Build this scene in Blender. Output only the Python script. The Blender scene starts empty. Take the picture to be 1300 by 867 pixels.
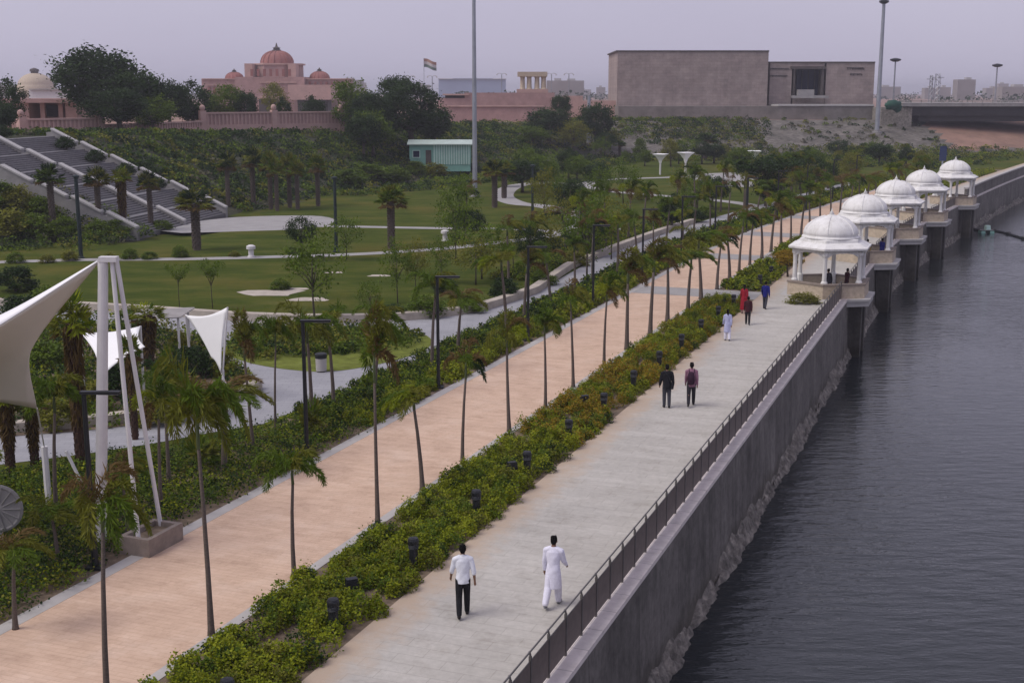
import bpy, bmesh, math, random
import numpy as np
from mathutils import Vector, Matrix, Euler
from mathutils.geometry import tessellate_polygon
C = bpy.context
COL = C.scene.collection
rnd = random.Random(7)
R_ = math.radians
# ------------------------------------------------------------------ camera model (photo pixels 1300x867)
F, H, HOR = 1600., 12., 118.
PIT = math.atan((433.5-HOR)/F)
def ray(px, py):
    a = (px-650)/F; b = -(py-433.5)/F
    return (a, math.cos(PIT)+b*math.sin(PIT), -math.sin(PIT)+b*math.cos(PIT))
def P(px, py, z=0.):
    d = ray(px, py); t = (z-H)/d[2]
    return Vector((d[0]*t, d[1]*t, z))
def Yp(px, py, y):
    d = ray(px, py); t = y/d[1]
    return Vector((d[0]*t, y, H+d[2]*t))
# ------------------------------------------------------------------ river line: x = river(y)
_ys = np.arange(-80, 6001, .5)
def _slope(y):
    t = np.clip((y-80)/50., 0, 1); t = t*t*(3-2*t)
    u = np.clip((y-130)/70., 0, 1); u = u*u*(3-2*u)
    return .38+.14*t+.05*u
_xs = np.cumsum(_slope(_ys))*.5
_xs += .7-np.interp(24.3, _ys, _xs)
_sl = np.concatenate([[0], np.cumsum(np.hypot(np.diff(_xs), np.diff(_ys)))])
def river(y): return np.interp(y, _ys, _xs)
def arc(y): return float(np.interp(y, _ys, _sl))
def Q(y, d, z=0.):                      # point d metres to the river side of the railing line
    s = float(_slope(np.float64(y))); n = math.hypot(1, s)
    return Vector((float(river(y))+d/n, y-d*s/n, z))
def Q2(y, d, z=0.):                     # the same, but y is the distance of the point itself
    y0 = y
    for _ in range(4):
        s = float(_slope(np.float64(y0))); y0 = y+d*s/math.hypot(1, s)
    return Q(y0, d, z)
def heading(y): return math.atan(float(_slope(np.float64(y))))
# ------------------------------------------------------------------ terrain
FOOT = np.array([(-62,-300),(-62,88),(-33,105),(-28.5,127),(-21.6,157),(-5.6,190),(20,232),(48,240),(82,246),(118,258),(170,282),(400,330),(3000,500)], float)
def footdist(x, y):
    x = np.asarray(x, float); y = np.asarray(y, float)
    best = np.full(x.shape, 1e9); sgn = np.ones(x.shape)
    for a, b in zip(FOOT[:-1], FOOT[1:]):
        dx, dy = b-a; L2 = dx*dx+dy*dy
        t = np.clip(((x-a[0])*dx+(y-a[1])*dy)/L2, 0, 1)
        qx = x-a[0]-t*dx; qy = y-a[1]-t*dy
        dd = np.hypot(qx, qy); cr = dx*qy-dy*qx
        m = dd < best
        best = np.where(m, dd, best); sgn = np.where(m, np.sign(cr), sgn)
    return best*sgn
def terrain(x, y):
    d = footdist(x, y)
    y = np.asarray(y, float)
    w = 18.5+np.clip((y-190)/60, 0, 1)*8
    hi = 7.7-1.4*np.clip((y-130)/45, 0, 1)
    t = np.clip(d/w, 0, 1)
    return hi*t
def ground_hit(px, py):
    d = ray(px, py)
    ts = np.arange(15, 900, .25)
    x = d[0]*ts; y = d[1]*ts; z = H+d[2]*ts
    g = terrain(x, y)
    k = np.argmax(z <= g)
    return Vector((x[k], y[k], float(g[k])))
# ------------------------------------------------------------------ material helpers
def mat(name):
    m = bpy.data.materials.new(name); m.use_nodes = True
    return m, m.node_tree.nodes, m.node_tree.links, m.node_tree.nodes['Principled BSDF']
def N(nodes, t, **kw):
    n = nodes.new(t)
    for k, v in kw.items():
        if k in n.inputs: n.inputs[k].default_value = v
        else: setattr(n, k, v)
    return n
def c4(c): return (c[0], c[1], c[2], 1)
def ramp(nodes, links, fac, stops):
    r = nodes.new('ShaderNodeValToRGB'); e = r.color_ramp.elements
    while len(e) < len(stops): e.new(.5)
    for k, (p, c) in enumerate(stops): e[k].position = p; e[k].color = c4(c)
    links.new(fac, r.inputs[0]); return r.outputs[0]
def mixc(nodes, links, fac, a, b, mode='MIX'):
    m = nodes.new('ShaderNodeMix'); m.data_type = 'RGBA'; m.blend_type = mode
    for i, v in ((0, fac), (6, a), (7, b)):
        if hasattr(v, 'links'): links.new(v, m.inputs[i])
        else: m.inputs[i].default_value = v if i == 0 else c4(v)
    return m.outputs[2]
def noise(nodes, links, scale, detail=4, rough=.6, vec=None, stretch=None):
    n = N(nodes, 'ShaderNodeTexNoise', Scale=scale, Detail=detail, Roughness=rough)
    v = vec
    if v is None:
        v = nodes.new('ShaderNodeNewGeometry').outputs['Position']
    if stretch:
        mp = nodes.new('ShaderNodeMapping'); mp.inputs['Scale'].default_value = stretch
        links.new(v, mp.inputs[0]); v = mp.outputs[0]
    links.new(v, n.inputs['Vector']); return n.outputs['Fac']
def bump(nodes, links, b, h, strength=.3, dist=.02):
    n = N(nodes, 'ShaderNodeBump', Strength=strength, Distance=dist)
    links.new(h, n.inputs['Height']); links.new(n.outputs[0], b.inputs['Normal'])
def plain(name, c, rough=.6, metal=0., var=.12, scale=3., spec=.4, stretch=None):
    m, n, l, b = mat(name)
    f = noise(n, l, scale, 5, .65, stretch=stretch)
    col = ramp(n, l, f, [(.25, [x*(1-var*1.6) for x in c]), (.75, [min(1, x*(1+var)) for x in c])])
    l.new(col, b.inputs['Base Color'])
    b.inputs['Roughness'].default_value = rough; b.inputs['Metallic'].default_value = metal
    b.inputs['Specular IOR Level'].default_value = spec
    return m
def leafmat(name, trans=.25, rough=.5):
    m, n, l, b = mat(name)
    a = n.new('ShaderNodeAttribute'); a.attribute_name = 'tint'
    f = noise(n, l, 6., 2)
    col = mixc(n, l, .5, a.outputs['Color'], ramp(n, l, f, [(.3, (.55,.55,.55)), (.7, (1,1,1))]), 'MULTIPLY')
    l.new(col, b.inputs['Base Color']); b.inputs['Roughness'].default_value = rough
    b.inputs['Specular IOR Level'].default_value = .07
    t = n.new('ShaderNodeBsdfTranslucent'); l.new(col, t.inputs[0])
    mx = n.new('ShaderNodeMixShader'); mx.inputs[0].default_value = trans
    l.new(b.outputs[0], mx.inputs[1]); l.new(t.outputs[0], mx.inputs[2])
    l.new(mx.outputs[0], n['Material Output'].inputs[0])
    return m
M = {}
M['leaf'] = leafmat('leaf_foliage')
M['bark'] = plain('bark', (.085,.068,.052), .85, var=.35, scale=9)
M['palm_bark'] = plain('palm_bark', (.12,.095,.08), .85, var=.35, scale=14, stretch=(1,1,4))
M['skirt'] = plain('dry_palm_skirt', (.075,.04,.026), .9, var=.5, scale=22, stretch=(1,1,.4))
M['black'] = plain('black_paint', (.018,.02,.024), .45, .3, .1)
M['lamp_glass'] = plain('lamp_glass', (.35,.36,.36), .3, 0, .05)
M['steel'] = plain('galvanised_steel', (.36,.38,.42), .5, .6, .12, 1.)
M['darkpole'] = plain('dark_green_paint', (.02,.034,.036), .5, .2, .1)
M['white'] = plain('white_paint', (.66,.645,.65), .5, 0, .07, 2.)
def paint_mat():
    m, n, l, b = mat('white_chhatri_paint')
    f = noise(n, l, 1.6, 6, .7); st = noise(n, l, 2.4, 6, .75, None, (1, 1, .16))
    col = ramp(n, l, f, [(.3, (.66,.65,.63)), (.65, (.77,.765,.75))])
    col = mixc(n, l, .8, col, ramp(n, l, st, [(.30, (.66,.65,.62)), (.52, (1,1,1))]), 'MULTIPLY')
    l.new(col, b.inputs['Base Color']); b.inputs['Roughness'].default_value = .6
    return m
M['marble'] = paint_mat()
M['membrane'] = plain('shaded_membrane', (.60,.55,.47), .55, 0, .05, .6)  # canopy cloth, with the shade of its underside put into the beige
M['whitemem'] = plain('bright_membrane', (.88,.88,.88), .5, 0, .03, .8)
M['cream'] = plain('cream_stone', (.50,.415,.315), .8, 0, .2, 4)
M['pinkstone'] = plain('pink_sandstone', (.41,.265,.245), .85, 0, .14, .7)
M['pinkpale'] = plain('pale_pink_sandstone', (.50,.335,.295), .85, 0, .12, .7)
M['reddome'] = plain('red_sandstone', (.30,.125,.11), .8, 0, .14, .4)
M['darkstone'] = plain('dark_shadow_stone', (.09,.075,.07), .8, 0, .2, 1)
M['rail_panel'] = plain('bronze_panel', (.165,.135,.118), .55, .25, .16, 5)
M['rail_steel'] = plain('weathered_steel', (.14,.132,.125), .5, .5, .15, 6)
M['glassblue'] = plain('dark_blue_glass', (.008,.012,.040), .5, 0, .1, 1, .15)
M['skin'] = plain('skin', (.20,.105,.065), .55, 0, .06, 12)
M['hair'] = plain('black_hair', (.007,.006,.006), .8, 0, .2, 60, .08)
M['teal'] = plain('turquoise_sheet_metal', (.22,.44,.37), .5, .1, .08, 1.2)
M['tealpale'] = plain('pale_turquoise_sheet', (.48,.66,.59), .5, .1, .08, 1.2)
M['roofpale'] = plain('pale_roof_sheet', (.46,.55,.50), .5, .1, .1, 1)
M['concrete'] = plain('grey_concrete', (.29,.28,.275), .85, 0, .18, .8)
M['cap'] = plain('pale_stone_cap', (.43,.42,.41), .8, 0, .1, 2)
M['kerb'] = plain('pale_kerb_stone', (.44,.39,.33), .85, 0, .16, 1.5)
M['kerbgrey'] = plain('grey_kerb_stone', (.42,.40,.385), .85, 0, .1, 1.2)
M['granite'] = plain('grey_granite', (.15,.145,.152), .6, 0, .2, 1.8)
M['path'] = plain('pale_concrete_path', (.32,.31,.305), .85, 0, .12, .7)
M['darkgirder'] = plain('dark_girder', (.045,.042,.045), .7, 0, .2, .4)
M['tarp'] = plain('dark_green_tarp', (.012,.075,.05), .7, 0, .25, 1)
M['clay'] = plain('clay_planter', (.25,.205,.175), .85, 0, .18, 4)
M['black_rubber'] = plain('dark_hose', (.015,.016,.02), .5)
M['blue_sign'] = plain('blue_panel', (.03,.045,.11), .5)
M['bluehaze'] = plain('hazed_blue_cladding', (.30,.36,.50), .7, 0, .06, .05)  # blue walls lightened so that distance haze sits in the colour
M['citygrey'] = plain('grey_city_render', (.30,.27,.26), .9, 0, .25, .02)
M['brownearth'] = plain('brown_earth', (.27,.165,.125), .95, 0, .25, .25)
M['cliff'] = plain('rubble_stone', (.27,.245,.215), .95, 0, .4, 2.2)
for nm, c in dict(shirt_white=(.72,.74,.80), trousers_black=(.014,.014,.017), kurta_white=(.74,.73,.84), jacket_black=(.012,.012,.016),
        jeans=(.05,.052,.066), shirt_mauve=(.26,.13,.19), pack_maroon=(.035,.014,.03), trousers_dark=(.026,.024,.032), tunic_pale=(.46,.48,.70),
        sari_red=(.30,.015,.03), pale_pink=(.5,.3,.3), dark_maroon=(.05,.012,.018), jacket_blue=(.012,.016,.16), mustard=(.30,.20,.05), shoe=(.02,.016,.016), greycloth=(.2,.2,.22), sole_pink=(.42,.15,.16)).items():
    M[nm] = plain('cloth_'+nm, c, .85, 0, .1, 14, .2)

def grass_mat():
    m, n, l, b = mat('grass')
    big = noise(n, l, .07, 7, .72); mid = noise(n, l, .28, 7, .78, None, (.6, 1.5, 1)); fine = noise(n, l, 14., 4, .7)
    g = ramp(n, l, mid, [(.34, (.040,.064,.011)), (.52, (.072,.094,.017)), (.68, (.125,.125,.034))])
    dry = ramp(n, l, big, [(.50, (0,0,0)), (.74, (1,1,1))])
    col = mixc(n, l, dry, g, (.150,.125,.032))
    col = mixc(n, l, .5, col, ramp(n, l, fine, [(.3, (.45,.45,.45)), (.7, (1,1,1))]), 'MULTIPLY')
    l.new(col, b.inputs['Base Color']); b.inputs['Roughness'].default_value = .95; b.inputs['Specular IOR Level'].default_value = .02
    bump(n, l, b, fine, .6, .05)
    return m
M['grass'] = grass_mat()
def slope_mat():
    m, n, l, b = mat('slope_soil')
    mid = noise(n, l, .35, 6, .7); fine = noise(n, l, 3., 5, .7)
    col = ramp(n, l, mid, [(.35, (.022,.030,.010)), (.55, (.042,.046,.020)), (.70, (.09,.072,.050)), (.9, (.17,.14,.11))])
    col = mixc(n, l, .6, col, ramp(n, l, fine, [(.3, (.4,.4,.4)), (.7, (1,1,1))]), 'MULTIPLY')
    l.new(col, b.inputs['Base Color']); b.inputs['Roughness'].default_value = .95
    bump(n, l, b, fine, .7, .2)
    return m
M['slope'] = slope_mat()
def pitch_mat():
    m, n, l, b = mat('stone_pitching')
    v = n.new('ShaderNodeTexVoronoi'); v.inputs['Scale'].default_value = 1.3; v.feature = 'F1'
    l.new(n.new('ShaderNodeNewGeometry').outputs['Position'], v.inputs['Vector'])
    mid = noise(n, l, .22, 6, .75)
    col = ramp(n, l, mid, [(.32, (.085,.080,.064)), (.55, (.155,.140,.122)), (.8, (.215,.19,.168))])
    col = mixc(n, l, .75, col, ramp(n, l, v.outputs['Color'], [(.15, (.45,.45,.45)), (.75, (1.,1.,1.))]), 'MULTIPLY')
    l.new(col, b.inputs['Base Color']); b.inputs['Roughness'].default_value = .95
    bump(n, l, b, v.outputs['Distance'], .6, .25)
    return m
M['pitch'] = pitch_mat()
def soil_mat():
    m, n, l, b = mat('bed_soil')
    f = noise(n, l, 2.2, 6, .7)
    col = ramp(n, l, f, [(.3, (.07,.052,.036)), (.55, (.17,.125,.085)), (.78, (.34,.26,.19))])
    l.new(col, b.inputs['Base Color']); b.inputs['Roughness'].default_value = .95
    bump(n, l, b, f, .6, .05)
    return m
M['soil'] = soil_mat()
def uvnode(n): return n.new('ShaderNodeUVMap').outputs[0]
def promenade_mat():
    m, n, l, b = mat('promenade_concrete')
    uv = uvnode(n)
    br = N(n, 'ShaderNodeTexBrick'); br.offset = .5; br.inputs['Scale'].default_value = 1.
    br.inputs['Mortar Size'].default_value = .007; br.inputs['Brick Width'].default_value = 1.15; br.inputs['Row Height'].default_value = .42
    br.inputs['Color1'].default_value = (1,1,1,1); br.inputs['Color2'].default_value = (.95,.95,.95,1); br.inputs['Mortar'].default_value = (.66,.65,.63,1)
    l.new(uv, br.inputs['Vector'])
    f = noise(n, l, .35, 6, .65); g = noise(n, l, 5., 5, .7); st = noise(n, l, 1.0, 5, .7, uv, (.25, 1.6, 1))
    base = ramp(n, l, f, [(.3, (.455,.435,.395)), (.7, (.55,.525,.48))])
    col = mixc(n, l, .85, base, br.outputs['Color'], 'MULTIPLY')
    col = mixc(n, l, .7, col, ramp(n, l, st, [(.3, (.80,.79,.78)), (.6, (1,1,1))]), 'MULTIPLY')
    col = mixc(n, l, .45, col, ramp(n, l, g, [(.3, (.6,.6,.6)), (.7, (1,1,1))]), 'MULTIPLY')
    bl = noise(n, l, .9, 7, .75); col = mixc(n, l, .8, col, ramp(n, l, bl, [(.30, (.74,.72,.69)), (.48, (1,1,1))]), 'MULTIPLY')
    sp = n.new('ShaderNodeSeparateXYZ'); l.new(uv, sp.inputs[0])
    mr = N(n, 'ShaderNodeMapRange'); mr.inputs[1].default_value = -4.9; mr.inputs[2].default_value = -2.7; mr.inputs[3].default_value = .62; mr.inputs[4].default_value = -.30
    l.new(sp.outputs[0], mr.inputs[0])
    ad = N(n, 'ShaderNodeMath', operation='ADD'); l.new(mr.outputs[0], ad.inputs[0])
    f3 = noise(n, l, 1.1, 7, .78); l.new(f3, ad.inputs[1])
    dirt = ramp(n, l, ad.outputs[0], [(.58, (0,0,0)), (.95, (.9,.9,.9))])
    col = mixc(n, l, dirt, col, (.44,.34,.25))
    l.new(col, b.inputs['Base Color']); b.inputs['Roughness'].default_value = .85
    bump(n, l, b, br.outputs['Fac'], -.25, .01)
    return m
M['promenade'] = promenade_mat()
def peach_mat():
    m, n, l, b = mat('peach_pavers')
    uv = uvnode(n)
    br = N(n, 'ShaderNodeTexBrick'); br.offset = .5; br.inputs['Scale'].default_value = 1.
    br.inputs['Mortar Size'].default_value = .006; br.inputs['Brick Width'].default_value = .45; br.inputs['Row Height'].default_value = .16
    br.inputs['Color1'].default_value = (1,1,1,1); br.inputs['Color2'].default_value = (.93,.92,.91,1); br.inputs['Mortar'].default_value = (.78,.73,.70,1)
    l.new(uv, br.inputs['Vector'])
    f = noise(n, l, .6, 6, .7); g = noise(n, l, 1.3, 5, .7, uv, (.5, 2.5, 1))
    base = ramp(n, l, f, [(.22, (.53,.375,.275)), (.5, (.63,.455,.335)), (.78, (.70,.54,.425))])
    col = mixc(n, l, .9, base, br.outputs['Color'], 'MULTIPLY')
    col = mixc(n, l, .8, col, ramp(n, l, g, [(.3, (.80,.77,.75)), (.65, (1,1,1))]), 'MULTIPLY')
    bl = noise(n, l, 1.4, 7, .75); col = mixc(n, l, .8, col, ramp(n, l, bl, [(.30, (.76,.73,.70)), (.50, (1,1,1))]), 'MULTIPLY')
    l.new(col, b.inputs['Base Color']); b.inputs['Roughness'].default_value = .85
    bump(n, l, b, br.outputs['Fac'], -.2, .01)
    return m
M['peach'] = peach_mat()
def road_mat():
    m, n, l, b = mat('grey_pavers')
    pos = n.new('ShaderNodeNewGeometry').outputs['Position']
    br = N(n, 'ShaderNodeTexBrick'); br.inputs['Scale'].default_value = 1.; br.inputs['Mortar Size'].default_value = .008
    br.inputs['Brick Width'].default_value = .6; br.inputs['Row Height'].default_value = .3
    br.inputs['Color1'].default_value = (1,1,1,1); br.inputs['Color2'].default_value = (.88,.88,.9,1); br.inputs['Mortar'].default_value = (.62,.62,.62,1)
    l.new(pos, br.inputs['Vector'])
    f = noise(n, l, .4, 6, .65)
    base = ramp(n, l, f, [(.3, (.27,.272,.29)), (.7, (.36,.36,.38))])
    col = mixc(n, l, .9, base, br.outputs['Color'], 'MULTIPLY')
    l.new(col, b.inputs['Base Color']); b.inputs['Roughness'].default_value = .8
    return m
M['road'] = road_mat()
def wall_mat():
    m, n, l, b = mat('river_wall_concrete')
    f = noise(n, l, .5, 7, .7); st = noise(n, l, 1.2, 6, .7, None, (1.3, 1.3, .16)); g = noise(n, l, 3.2, 7, .75)
    col = ramp(n, l, f, [(.28, (.105,.098,.088)), (.72, (.27,.25,.228))])
    col = mixc(n, l, .8, col, ramp(n, l, st, [(.3, (.45,.44,.43)), (.65, (1,1,1))]), 'MULTIPLY')
    col = mixc(n, l, .6, col, ramp(n, l, g, [(.33, (.32,.32,.32)), (.56, (1,1,1))]), 'MULTIPLY')
    v = n.new('ShaderNodeTexVoronoi'); v.inputs['Scale'].default_value = .9
    l.new(n.new('ShaderNodeNewGeometry').outputs['Position'], v.inputs['Vector'])
    b.inputs['Roughness'].default_value = .9
    uv = uvnode(n); br = N(n, 'ShaderNodeTexBrick'); br.offset = 0; br.inputs['Scale'].default_value = 1.; br.inputs['Mortar Size'].default_value = .02
    br.inputs['Brick Width'].default_value = 50.; br.inputs['Row Height'].default_value = 4.2
    br.inputs['Color1'].default_value = (1,1,1,1); br.inputs['Color2'].default_value = (.86,.86,.86,1); br.inputs['Mortar'].default_value = (.42,.42,.42,1)
    l.new(uv, br.inputs['Vector']); col = mixc(n, l, .9, col, br.outputs['Color'], 'MULTIPLY')
    sp = n.new('ShaderNodeSeparateXYZ'); l.new(n.new('ShaderNodeNewGeometry').outputs['Position'], sp.inputs[0])
    ad = N(n, 'ShaderNodeMath', operation='MULTIPLY_ADD'); l.new(f, ad.inputs[0]); ad.inputs[1].default_value = 1.6; l.new(sp.outputs[2], ad.inputs[2])
    mr = N(n, 'ShaderNodeMapRange'); l.new(ad.outputs[0], mr.inputs[0]); mr.inputs[1].default_value = -2.3; mr.inputs[2].default_value = -1.7
    tm = ramp(n, l, mr.outputs[0], [(0, (.62,.60,.54)), (1, (1,1,1))]); col = mixc(n, l, 1., col, tm, 'MULTIPLY'); l.new(col, b.inputs['Base Color'])
    bump(n, l, b, g, .5, .03)
    return m
M['wall'] = wall_mat()
def coping_mat():
    m, n, l, b = mat('coping_stone')
    uv = uvnode(n)
    br = N(n, 'ShaderNodeTexBrick'); br.offset = 0; br.inputs['Scale'].default_value = 1.; br.inputs['Mortar Size'].default_value = .008
    br.inputs['Brick Width'].default_value = 2.; br.inputs['Row Height'].default_value = 1.1
    br.inputs['Color1'].default_value = (.72,.655,.625,1); br.inputs['Color2'].default_value = (.67,.62,.595,1); br.inputs['Mortar'].default_value = (.24,.22,.21,1)
    l.new(uv, br.inputs['Vector'])
    f = noise(n, l, 2.5, 6, .7)
    col = mixc(n, l, .8, br.outputs['Color'], ramp(n, l, f, [(.3, (.7,.69,.68)), (.65, (1,1,1))]), 'MULTIPLY')
    l.new(col, b.inputs['Base Color']); b.inputs['Roughness'].default_value = .85
    return m
M['coping'] = coping_mat()
def rubble_mat():
    m, n, l, b = mat('rubble_concrete')
    f = noise(n, l, 2.5, 7, .75)
    col = ramp(n, l, f, [(.34, (.05,.047,.042)), (.52, (.17,.155,.135)), (.74, (.42,.38,.325))])
    l.new(col, b.inputs['Base Color']); b.inputs['Roughness'].default_value = .9
    bump(n, l, b, f, .8, .08)
    return m
M['rubble'] = rubble_mat()
def water_mat():
    m, n, l, b = mat('river_water')
    b.inputs['Base Color'].default_value = (.020,.0245,.0275,1); b.inputs['Roughness'].default_value = .05
    b.inputs['IOR'].default_value = 1.33; b.inputs['Specular IOR Level'].default_value = .5
    a = noise(n, l, 1.05, 4, .55, None, (.75, 2.1, 1)); c = noise(n, l, .12, 3, .5, None, (1, 1.6, 1))
    ad = N(n, 'ShaderNodeMath', operation='MULTIPLY_ADD'); l.new(c, ad.inputs[0]); ad.inputs[1].default_value = 1.2; l.new(a, ad.inputs[2])
    bp = N(n, 'ShaderNodeBump', Strength=.34, Distance=.12); l.new(ad.outputs[0], bp.inputs['Height']); l.new(bp.outputs[0], b.inputs['Normal'])
    pt = noise(n, l, .045, 4, .6, None, (1, .5, 1)); mr = N(n, 'ShaderNodeMapRange'); l.new(pt, mr.inputs[0])
    for i_, v_ in ((1, .35), (2, .65), (3, .34), (4, .85)): mr.inputs[i_].default_value = v_
    l.new(mr.outputs[0], bp.inputs['Strength'])
    return m
M['water'] = water_mat()
def museum_mat():
    m, n, l, b = mat('museum_stone')
    pos = n.new('ShaderNodeNewGeometry').outputs['Position']
    mp = n.new('ShaderNodeMapping'); mp.inputs['Rotation'].default_value = (R_(90), 0, 0); l.new(pos, mp.inputs[0])
    br = N(n, 'ShaderNodeTexBrick'); br.inputs['Scale'].default_value = 1.; br.inputs['Mortar Size'].default_value = .012
    br.inputs['Brick Width'].default_value = 1.5; br.inputs['Row Height'].default_value = .62
    br.inputs['Color1'].default_value = (.44,.355,.33,1); br.inputs['Color2'].default_value = (.37,.305,.285,1); br.inputs['Mortar'].default_value = (.25,.21,.195,1)
    l.new(mp.outputs[0], br.inputs['Vector'])
    f = noise(n, l, .35, 7, .8); st = noise(n, l, .5, 5, .7, None, (1, 1, .12))
    col = mixc(n, l, .8, br.outputs['Color'], ramp(n, l, f, [(.32, (.55,.54,.54)), (.66, (1,1,1))]), 'MULTIPLY')
    col = mixc(n, l, .6, col, ramp(n, l, st, [(.35, (.7,.7,.7)), (.65, (1,1,1))]), 'MULTIPLY')
    l.new(col, b.inputs['Base Color']); b.inputs['Roughness'].default_value = .9
    return m
M['museum'] = museum_mat()

# ------------------------------------------------------------------ mesh helpers
class MB:
    def __init__(s): s.v = []; s.f = []; s.mi = []; s.uv = {}
    def add(s, vs, fs, mi=0):
        o = len(s.v); s.v += [tuple(v) for v in vs]; s.f += [tuple(i+o for i in f) for f in fs]; s.mi += [mi]*len(fs); return s
    def box(s, c, size, rz=0., mi=0, taper=1.):
        x, y, z = [q/2 for q in size]; cs, sn = math.cos(rz), math.sin(rz); vs = []
        for k in (-1, 1):
            t = taper if k > 0 else 1.
            for a, b in ((-1,-1),(1,-1),(1,1),(-1,1)):
                X, Y = a*x*t, b*y*t
                vs.append((c[0]+X*cs-Y*sn, c[1]+X*sn+Y*cs, c[2]+k*z))
        return s.add(vs, [(3,2,1,0),(4,5,6,7),(0,1,5,4),(1,2,6,5),(2,3,7,6),(3,0,4,7)], mi)
    def tube(s, pts, rad, n=8, mi=0, cap=True):
        pts = [Vector(p) for p in pts]
        if not hasattr(rad, '__len__'): rad = [rad]*len(pts)
        rings = []
        for i, p in enumerate(pts):
            d = (pts[min(i+1, len(pts)-1)]-pts[max(i-1, 0)]).normalized()
            up = Vector((0,0,1)) if abs(d.z) < .95 else Vector((1,0,0))
            u = d.cross(up).normalized(); w = d.cross(u).normalized()
            rings.append([p+(u*math.cos(2*math.pi*k/n)+w*math.sin(2*math.pi*k/n))*rad[i] for k in range(n)])
        vs = [q for r in rings for q in r]; fs = []
        for i in range(len(pts)-1):
            for k in range(n):
                fs.append((i*n+k, i*n+(k+1)%n, (i+1)*n+(k+1)%n, (i+1)*n+k))
        if cap: fs.append(tuple(range(n-1, -1, -1))); fs.append(tuple((len(pts)-1)*n+k for k in range(n)))
        return s.add(vs, fs, mi)
    def lathe(s, prof, n=24, c=(0,0,0), mi=0, rot=0., sx=1., sy=1.):
        vs = []; fs = []
        for r, z in prof:
            for k in range(n):
                a = 2*math.pi*k/n+rot; vs.append((c[0]+r*math.cos(a)*sx, c[1]+r*math.sin(a)*sy, c[2]+z))
        for i in range(len(prof)-1):
            for k in range(n): fs.append((i*n+k, i*n+(k+1)%n, (i+1)*n+(k+1)%n, (i+1)*n+k))
        fs.append(tuple(range(n-1, -1, -1))); fs.append(tuple((len(prof)-1)*n+k for k in range(n)))
        return s.add(vs, fs, mi)
    def ell(s, c, r, nu=14, nv=9, mi=0):
        prof = [(math.sin(math.pi*i/nv), -math.cos(math.pi*i/nv)) for i in range(nv+1)]
        vs = []; fs = []
        vs.append((c[0], c[1], c[2]-r[2]))
        for q, z in prof[1:-1]:
            for k in range(nu):
                a = 2*math.pi*k/nu; vs.append((c[0]+r[0]*q*math.cos(a), c[1]+r[1]*q*math.sin(a), c[2]+r[2]*z))
        vs.append((c[0], c[1], c[2]+r[2])); last = len(vs)-1
        for k in range(nu): fs.append((0, 1+(k+1)%nu, 1+k)); fs.append((last, last-nu+k, last-nu+(k+1)%nu))
        for i in range(nv-2):
            for k in range(nu): fs.append((1+i*nu+k, 1+i*nu+(k+1)%nu, 1+(i+1)*nu+(k+1)%nu, 1+(i+1)*nu+k))
        return s.add(vs, fs, mi)
    def loft(s, rings, n=20, mi=0):      # rings: (cx, cy, z, rx, ry)
        vs = []; fs = []
        for cx, cy, z, rx, ry in rings:
            for k in range(n):
                a = 2*math.pi*k/n; vs.append((cx+rx*math.cos(a), cy+ry*math.sin(a), z))
        for i in range(len(rings)-1):
            for k in range(n): fs.append((i*n+k, i*n+(k+1)%n, (i+1)*n+(k+1)%n, (i+1)*n+k))
        fs.append(tuple(range(n-1, -1, -1))); fs.append(tuple((len(rings)-1)*n+k for k in range(n)))
        return s.add(vs, fs, mi)
    def prism(s, poly, z0, z1, mi=0):    # poly in xy, counter-clockwise
        n = len(poly)
        vs = [(p[0], p[1], z0) for p in poly]+[(p[0], p[1], z1) for p in poly]
        fs = [tuple(range(n-1, -1, -1)), tuple(range(n, 2*n))]+[(k, (k+1)%n, n+(k+1)%n, n+k) for k in range(n)]
        return s.add(vs, fs, mi)
    def mesh(s, name, mats, smooth=False):
        me = bpy.data.meshes.new(name); me.from_pydata(s.v, [], s.f)
        for m_ in mats: me.materials.append(m_)
        if len(mats) > 1: me.polygons.foreach_set('material_index', s.mi)
        if smooth: me.polygons.foreach_set('use_smooth', [True]*len(me.polygons))
        me.update(); return me
    def build(s, name, m_, parent=None, smooth=False):
        mats = m_ if isinstance(m_, list) else [m_]
        return link(name, s.mesh(name, mats, smooth), parent)
def link(name, data, parent=None):
    o = bpy.data.objects.new(name, data); COL.objects.link(o)
    if parent: o.parent = parent
    return o
def tag(o, label=None, cat=None, group=None, kind=None):
    if label: o['label'] = label
    if cat: o['category'] = cat
    if group: o['group'] = group
    if kind: o['kind'] = kind
    return o
def thing(name, label, cat, loc=(0,0,0), rz=0., group=None):
    o = link(name, None); o.location = loc; o.rotation_euler = (0,0,rz); o.empty_display_size = .2
    return tag(o, label, cat, group)
def dup(root, loc, rz=0., scale=(1,1,1), label=None, group=None):
    r = root.copy(); COL.objects.link(r); r.location = loc; r.rotation_euler = (0,0,rz); r.scale = scale
    if label: r['label'] = label
    if group: r['group'] = group
    for ch in list(root.children):
        c = ch.copy(); COL.objects.link(c); c.parent = r
        for g in list(ch.children):
            d = g.copy(); COL.objects.link(d); d.parent = c
    return r
_o1 = 'zeroth first second third fourth fifth sixth seventh eighth ninth tenth eleventh twelfth thirteenth fourteenth fifteenth sixteenth seventeenth eighteenth nineteenth'.split()
_t1 = {20:'twent',30:'thirt',40:'fort',50:'fift',60:'sixt',70:'sevent',80:'eight',90:'ninet'}
def nth(k):
    if k < 20: return _o1[k]
    t = k//10*10
    return _t1[t]+'ieth' if k == t else _t1[t]+'y-'+_o1[k-t]
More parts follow.
